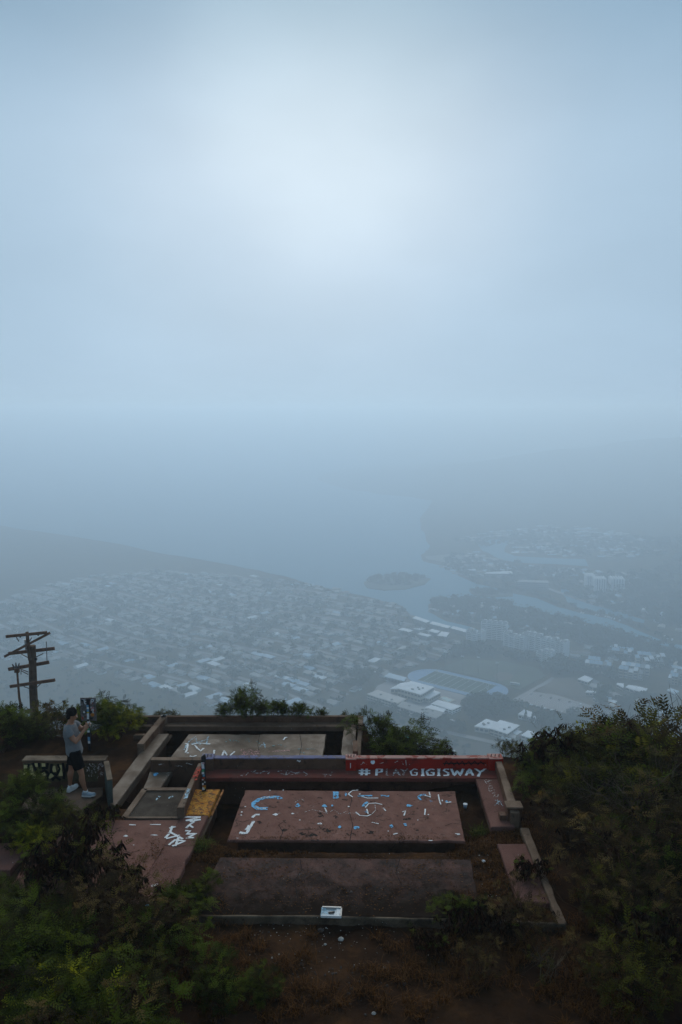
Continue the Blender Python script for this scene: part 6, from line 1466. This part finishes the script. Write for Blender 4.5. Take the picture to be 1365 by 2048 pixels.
# the right hand thicket
RT = [('green', 1062, 15.3, .5, 'feathery green shrub touching the right parapet'), ('green2', 1100, 14.3, .62, 'feathery green shrub beside the end block'), ('bright', 1098, 15.6, .45, 'yellowish green shrub above the right parapet'), ('pods', 1128, 15.0, .82, 'tall shrub hung with dark pods against the white roofs'), ('pods', 1165, 14.6, .95, 'podded shrub in the middle of the right hand thicket'),
      ('pods2', 1130, 15.6, 1.12, 'podded shrub standing highest against the parking lot'), ('bright', 1190, 16.0, 1.3, 'green topped shrub right of the podded crown'), ('oval', 1262, 16.2, 1.65, 'rounded yellow green shrub below the bare twigs'), ('oval', 1225, 15.7, 1.35, 'yellow green shrub left of the rounded one'), ('bare', 1340, 15.2, 1.85, 'nearly bare twiggy shrub against the valley at the right edge'),
      ('bare', 1290, 15.8, 1.45, 'thin bare branches reaching left over the white roofs'), ('oval', 1320, 15.4, 1.35, 'yellow green shrub at the right edge'), ('dull', 1215, 14.4, 1.2, 'dull green shrub deep in the thicket'), ('dull', 1285, 14.4, 1.6, 'dull green shrub below the rounded one'), ('green2', 1250, 13.8, 1.3, 'tangle of dead twigs in the centre of the thicket'),
      ('thicket', 1340, 13.8, 1.7, 'tangle of dead twigs at the right edge, halfway down'), ('dull', 1170, 13.6, .95, 'dull green shrub right of the outer beam'), ('thicket2', 1215, 12.8, 1.1, 'twiggy shrub with pale stems right of the outer beam'), ('thicket', 1150, 13.0, .75, 'low twiggy shrub over the outer beam'), ('thicket2', 1280, 12.6, 1.4, 'pale stemmed shrub lower in the thicket'),
      ('dull', 1365, 12.6, 1.3, 'dull shrub at the right edge below the twigs'), ('thicket', 1245, 11.8, 1.0, 'twiggy shrub in the lower thicket'), ('green2', 1300, 11.6, .8, 'small green shrub in the lower thicket'), ('thicket', 1360, 11.4, 1.2, 'twig tangle near the lower right edge'), ('pods2', 1072, 11.7, .42, 'podded twigs covering the small side slab'),
      ('thicket', 1185, 10.9, .7, 'low twigs at the lower end of the outer beam'), ('dull', 1260, 10.6, .7, 'low dull shrub near the lower right'), ('thicket', 1320, 10.2, .8, 'pale stems near the lower right corner'), ('thicket', 1200, 9.4, .5, 'low twigs in the bottom right'), ('dull', 1290, 9.2, .7, 'low dull shrub at the bottom right'), ('pods2', 1360, 9.6, .8, 'podded twigs at the bottom right edge')]
for kd, x, Y, s_, lb in RT:
    sh_at(kd, x, 1500, s_ if kd != 'oval' else s_, lb, Y=Y)
# in front, by the kerb
for kd, x, y, s_, lb in [('green', 905, 1852, .32, 'low green shrub growing over the kerb on the right'), ('pods2', 935, 1862, .5, 'podded stems in front of the kerb on the right'), ('pods2', 985, 1868, .48, 'dark podded stems right of the low green shrub'), ('pods2', 860, 1905, .38, 'small podded plant in front of the kerb'), ('thicket', 1040, 1885, .55, 'twigs in front of the right end of the kerb'),
      ('green2', 432, 1990, .50, 'small round green shrub in the foreground, left of the middle'), ('near', 523, 1992, .32, 'smallest green shrub in the foreground, right of its neighbour'), ('thicket', 950, 1960, .35, 'sparse twigs in the foreground right of the middle'), ('thicket2', 1090, 1960, .4, 'pale twigs in the foreground on the right')]:
    sh_at(kd, x, y, s_, lb)
# lower left mass
for kd, x, Y, s_, lb in [('near', 40, 9.6, .85, 'big green shrub at the lower left edge'), ('green', 130, 9.2, .78, 'green shrub in the lower left mass, upper middle'), ('near', 60, 8.2, .8, 'green shrub in the bottom left corner'), ('green', 190, 8.3, .7, 'green shrub at the bottom, left of the dry grass'), ('bright', 110, 8.7, .8, 'brighter green shrub inside the lower left mass'),
      ('dull', 250, 9.0, .6, 'dull shrub between the green mass and the soil'), ('green2', 290, 9.9, .62, 'green shrub at the foot of the lettered strip'), ('green', 362, 10.65, .46, 'green shrub overlapping the end of the lettered strip'), ('green2', 400, 11.2, .36, 'light green shrub leaning over the dirty slab'), ('pods', 150, 11.4, .85, 'shrub with long brown pods in front of the lower left slab'),
      ('pods2', 205, 11.2, .8, 'podded shrub right of the first, over the lower left slab'), ('pods2', 95, 11.7, .7, 'podded shrub at the left, below the person'), ('thicket', 170, 10.4, .85, 'dark twigs under the podded shrubs'), ('pods2', 335, 10.3, .42, 'single podded stem standing over the lettered strip'), ('thicket', 240, 10.0, .7, 'reddish twigs beside the lettered strip'),
      ('near', 5, 10.8, .55, 'green shrub at the left edge below the slab corner'), ('green', 20, 13.6, .62, 'green shrub left of the standing person'), ('green2', 68, 13.4, .62, 'green shrub at the person\'s feet on the left'), ('dull', 100, 13.0, .5, 'dull low shrub below the worn slab'), ('green2', 5, 12.8, .55, 'green shrub at the left edge below the graffiti wall'), ('bright', 55, 12.6, .42, 'light grassy green shrub below the graffiti wall'),
      ('pods2', 195, 13.35, .48, 'dark podded stems at the corner of the walkway'), ('thicket', 100, 7.6, .8, 'dark twigs at the bottom left'), ('near', 250, 7.7, .6, 'green shrub at the bottom edge left of the middle')]:
    sh_at(kd, x, 1500, s_, lb, Y=Y)

# ---------------------------------------------------------------- grass, stones, litter
def grass(name, n, fn, hmin, hmax, mat, label, seed, wd=.006, lean=.6):
    r_ = np.random.default_rng(seed); P_ = []
    while len(P_) < n:
        q = fn(r_)
        if q is not None: P_.append(q)
    P_ = np.array(P_); n = len(P_)
    Z = np.array([ground_at(x, y) for x, y in P_]) - .01
    B = np.stack([P_[:, 0], P_[:, 1], Z], -1); a = r_.uniform(0, 6.28, n); h = r_.uniform(hmin, hmax, n); d = np.stack([np.cos(a), np.sin(a), np.zeros(n)], -1); s = np.stack([-np.sin(a), np.cos(a), np.zeros(n)], -1) * wd
    ln = r_.uniform(.2, lean * 2, n)[:, None]; mid = B + d * (h * .35)[:, None] * ln; mid[:, 2] += h * .6; tip = B + d * h[:, None] * ln; tip[:, 2] += h * r_.uniform(.45, 1.0, n)
    Q = np.stack([B - s, B + s, mid + s * .7, mid - s * .7, mid - s * .7, mid + s * .7, tip + s * .1, tip - s * .1], 1)
    o = link(name, quads_mesh(name, Q, mat, np.repeat(r_.uniform(0, 1, n), 8))); tag(o, label, 'grass', kind='stuff'); return o
def clumps(items, n, s, seed):
    r_ = random.Random(seed); o_ = []
    for _ in range(n):
        x, y, rx, ry = r_.choice(items); k = s * r_.uniform(.5, 1.3); o_.append((x + r_.gauss(0, rx), y + r_.gauss(0, ry), k, k * .6))
    return o_
def patchfn(items):
    def fn(r_):
        x, y, rx, ry = items[r_.integers(0, len(items))]; p = G(x + r_.normal(0, rx), y + r_.normal(0, ry), -.12); 
        return (p.x, p.y)
    return fn
grass('dry_grass', 24000, patchfn(clumps([(965, 1660, 30, 18), (1000, 1690, 25, 25), (985, 1760, 22, 40), (940, 1705, 25, 12), (420, 1690, 16, 25), (440, 1700, 20, 14), (560, 1696, 60, 6), (1060, 1700, 20, 40), (500, 1700, 40, 8)], 260, 7, 1)), .03, .10, M['grass'], 'dry brown grass and litter around the slabs', 1)
grass('dry_grass', 36000, patchfn(clumps([(380, 1880, 60, 25), (430, 1940, 80, 50), (300, 1990, 90, 40), (560, 1990, 90, 30), (800, 1960, 80, 40), (1000, 1900, 90, 30), (1150, 1960, 110, 50), (1280, 1850, 80, 100), (1200, 1700, 80, 80), (1240, 2000, 100, 30), (330, 1880, 60, 30)], 420, 10, 2)), .04, .17, M['grass'], 'dry brown grass in the foreground and under the thicket', 2, .0045, .8)
grass('green_grass', 1500, patchfn([(415, 1668, 5, 8), (425, 1680, 6, 6), (960, 1648, 8, 5), (60, 1648, 12, 8), (400, 1700, 8, 5)]), .08, .22, M['grassg'], 'tufts of green grass beside the strip', 3)
def stones(name, n, fn, smin, smax, mat, label, seed, thing=False):
    r_ = np.random.default_rng(seed); mb = MB()
    for k in range(n):
        x, y = fn(r_); z = ground_at(x, y) + .004; s = r_.uniform(smin, smax) * (1 if r_.random() < .93 else 1.8); M3 = Matrix.Rotation(r_.uniform(0, 6.28), 3, 'Z')
        v = [(-1, -.7, 0), (1, -.8, 0), (.9, .8, 0), (-.8, .9, 0), (-.6, -.5, .7), (.6, -.4, .8), (.5, .5, .6), (-.5, .5, .75)]
        mb.add([Vector((x, y, z - s * .2)) + M3 @ (Vector(q) * s * r_.uniform(.8, 1.2)) for q in v], [(4, 5, 6, 7), (0, 1, 5, 4), (1, 2, 6, 5), (2, 3, 7, 6), (3, 0, 4, 7)])
    o = mb.build(name, mat); tag(o, label, 'stones', kind='stuff')
pale = simple('pale_chip', (.42, .38, .34), .8, var=.3, scale=30); dk = simple('lava_stone', (.06, .045, .038), .85, var=.4, scale=20)
stones('pale_gravel', 330, patchfn([(690, 1699, 150, 7), (600, 1698, 100, 6), (960, 1790, 25, 30), (680, 1880, 110, 25), (640, 1930, 120, 40), (760, 1860, 90, 20), (700, 1760, 120, 25), (980, 1700, 25, 20), (560, 1870, 40, 20)]), .003, .008, pale, 'pale chips scattered over the dark soil', 4)
stones('dark_gravel', 700, patchfn([(690, 1890, 160, 40), (650, 1960, 150, 40), (280, 1730, 25, 22), (255, 1750, 25, 12), (700, 1790, 150, 18)]), .005, .018, dk, 'dark lava gravel on the soil', 5)
def rock(px, py, s, mat, lb):
    p = G(px, py, -.1); p.z = ground_at(p.x, p.y); mb = MB(); mb.ell((0, 0, s * .3), (s, s * .8, s * .6), 9, 6); r_ = random.Random(px)
    mb.v = [tuple(Vector(v) * r_.uniform(.85, 1.15)) for v in mb.v]; o = mb.build('stone', mat); o.location = p; tag(o, lb, 'stone')
rock(682, 1880, .045, pale, 'largest pale stone on the soil in front of the kerb'); rock(604, 1930, .04, dk, 'brown stone on the soil left of the pale stone'); rock(651, 1889, .022, pale, 'small pale stone left of the largest pale stone'); rock(748, 2026, .03, pale, 'pale stone near the bottom edge'); rock(807, 1961, .022, pale, 'small pale stone on the lower right soil')
rock(642, 1864, .05, dk, 'dark lump of lava just in front of the kerb')
def cup(px, py, lb, mat, s=.05):
    p = G(px, py, -.3); p.z = ground_at(p.x, p.y); e = empty('litter', p, px, lb, 'litter'); MB().tube([(0, 0, 0), (0, 0, s * 1.7)], [s * .6, s * .85], 10).build('cup', mat, e, True); MB().tube([(0, 0, s * 1.7), (0, 0, s * 1.85)], [s * .9, s * .9], 10).build('rim', M['white'], e)
cup(931, 1612, 'crushed pale blue cup lying in the right hand trench', simple('pale_blue_plastic', (.4, .5, .62), .4)); 
def paper(p, lb, mat, s=.06):
    r_ = random.Random(int(p.x * 100)); mb = MB(); vs = [(math.cos(k * 1.05) * s * r_.uniform(.6, 1.2), math.sin(k * 1.05) * s * r_.uniform(.6, 1.2), r_.uniform(0, s * .6)) for k in range(6)] + [(0, 0, s * .8)]
    mb.add(vs, [(k, (k + 1) % 6, 6) for k in range(6)] + [(5, 4, 3, 2, 1, 0)]); o = mb.build('crumpled_paper', mat); o.location = p; tag(o, lb, 'litter')
p = G(967, 1724, -.1); p.z = ground_at(p.x, p.y) + .02; paper(p, 'crumpled white paper in the dry grass right of the dirty slab', M['white'], .045)
paper(P(815, 1475, 17.0), 'light green plastic bag caught in the shrubs behind the red wall', simple('green_plastic', (.2, .5, .35), .4), .05)
paper(P(909, 1502, 16.6), 'pale scrap caught in the shrub at the end of the red wall', M['white'], .035)

# fallen leaves and crumbs lying on the concrete
def litter_on(items, n, seed, label):
    r_ = np.random.default_rng(seed); Q = []; tn = []
    for k in range(n):
        x, y, rx, ry, dz = items[r_.integers(0, len(items))]; p = G(x + r_.normal(0, rx), y + r_.normal(0, ry), dz); a = r_.uniform(0, 6.28); l = r_.uniform(.006, .022); w = l * r_.uniform(.25, .6)
        ca, sa = math.cos(a), math.sin(a); z = p.z + .004 + r_.uniform(0, .004)
        Q.append([(p.x + ca * l, p.y + sa * l, z), (p.x - sa * w, p.y + ca * w, z + .004), (p.x - ca * l, p.y - sa * l, z), (p.x + sa * w, p.y - ca * w, z + .003)]); tn.append(r_.uniform(0, 1))
    o = link('leaf_litter', quads_mesh('leaf_litter', np.array(Q), M['grass'], np.repeat(tn, 4))); tag(o, label, 'leaf litter', kind='stuff')
litter_on([(285, 1725, 12, 16, 0), (262, 1750, 16, 10, 0), (310, 1700, 8, 12, 0), (560, 1676, 60, 2, 0), (700, 1600, 120, 20, 0), (650, 1660, 110, 10, 0), (330, 1760, 14, 22, 0), (820, 1676, 50, 3, 0)], 1500, 8, 'small dry leaves and crumbs lying on the reddish slabs')
litter_on([(660, 1760, 140, 24, -.02), (700, 1800, 140, 14, -.02), (520, 1740, 60, 16, -.02), (850, 1740, 50, 14, -.02)], 2200, 9, 'dry leaves and grit lying on the dirty front slab')
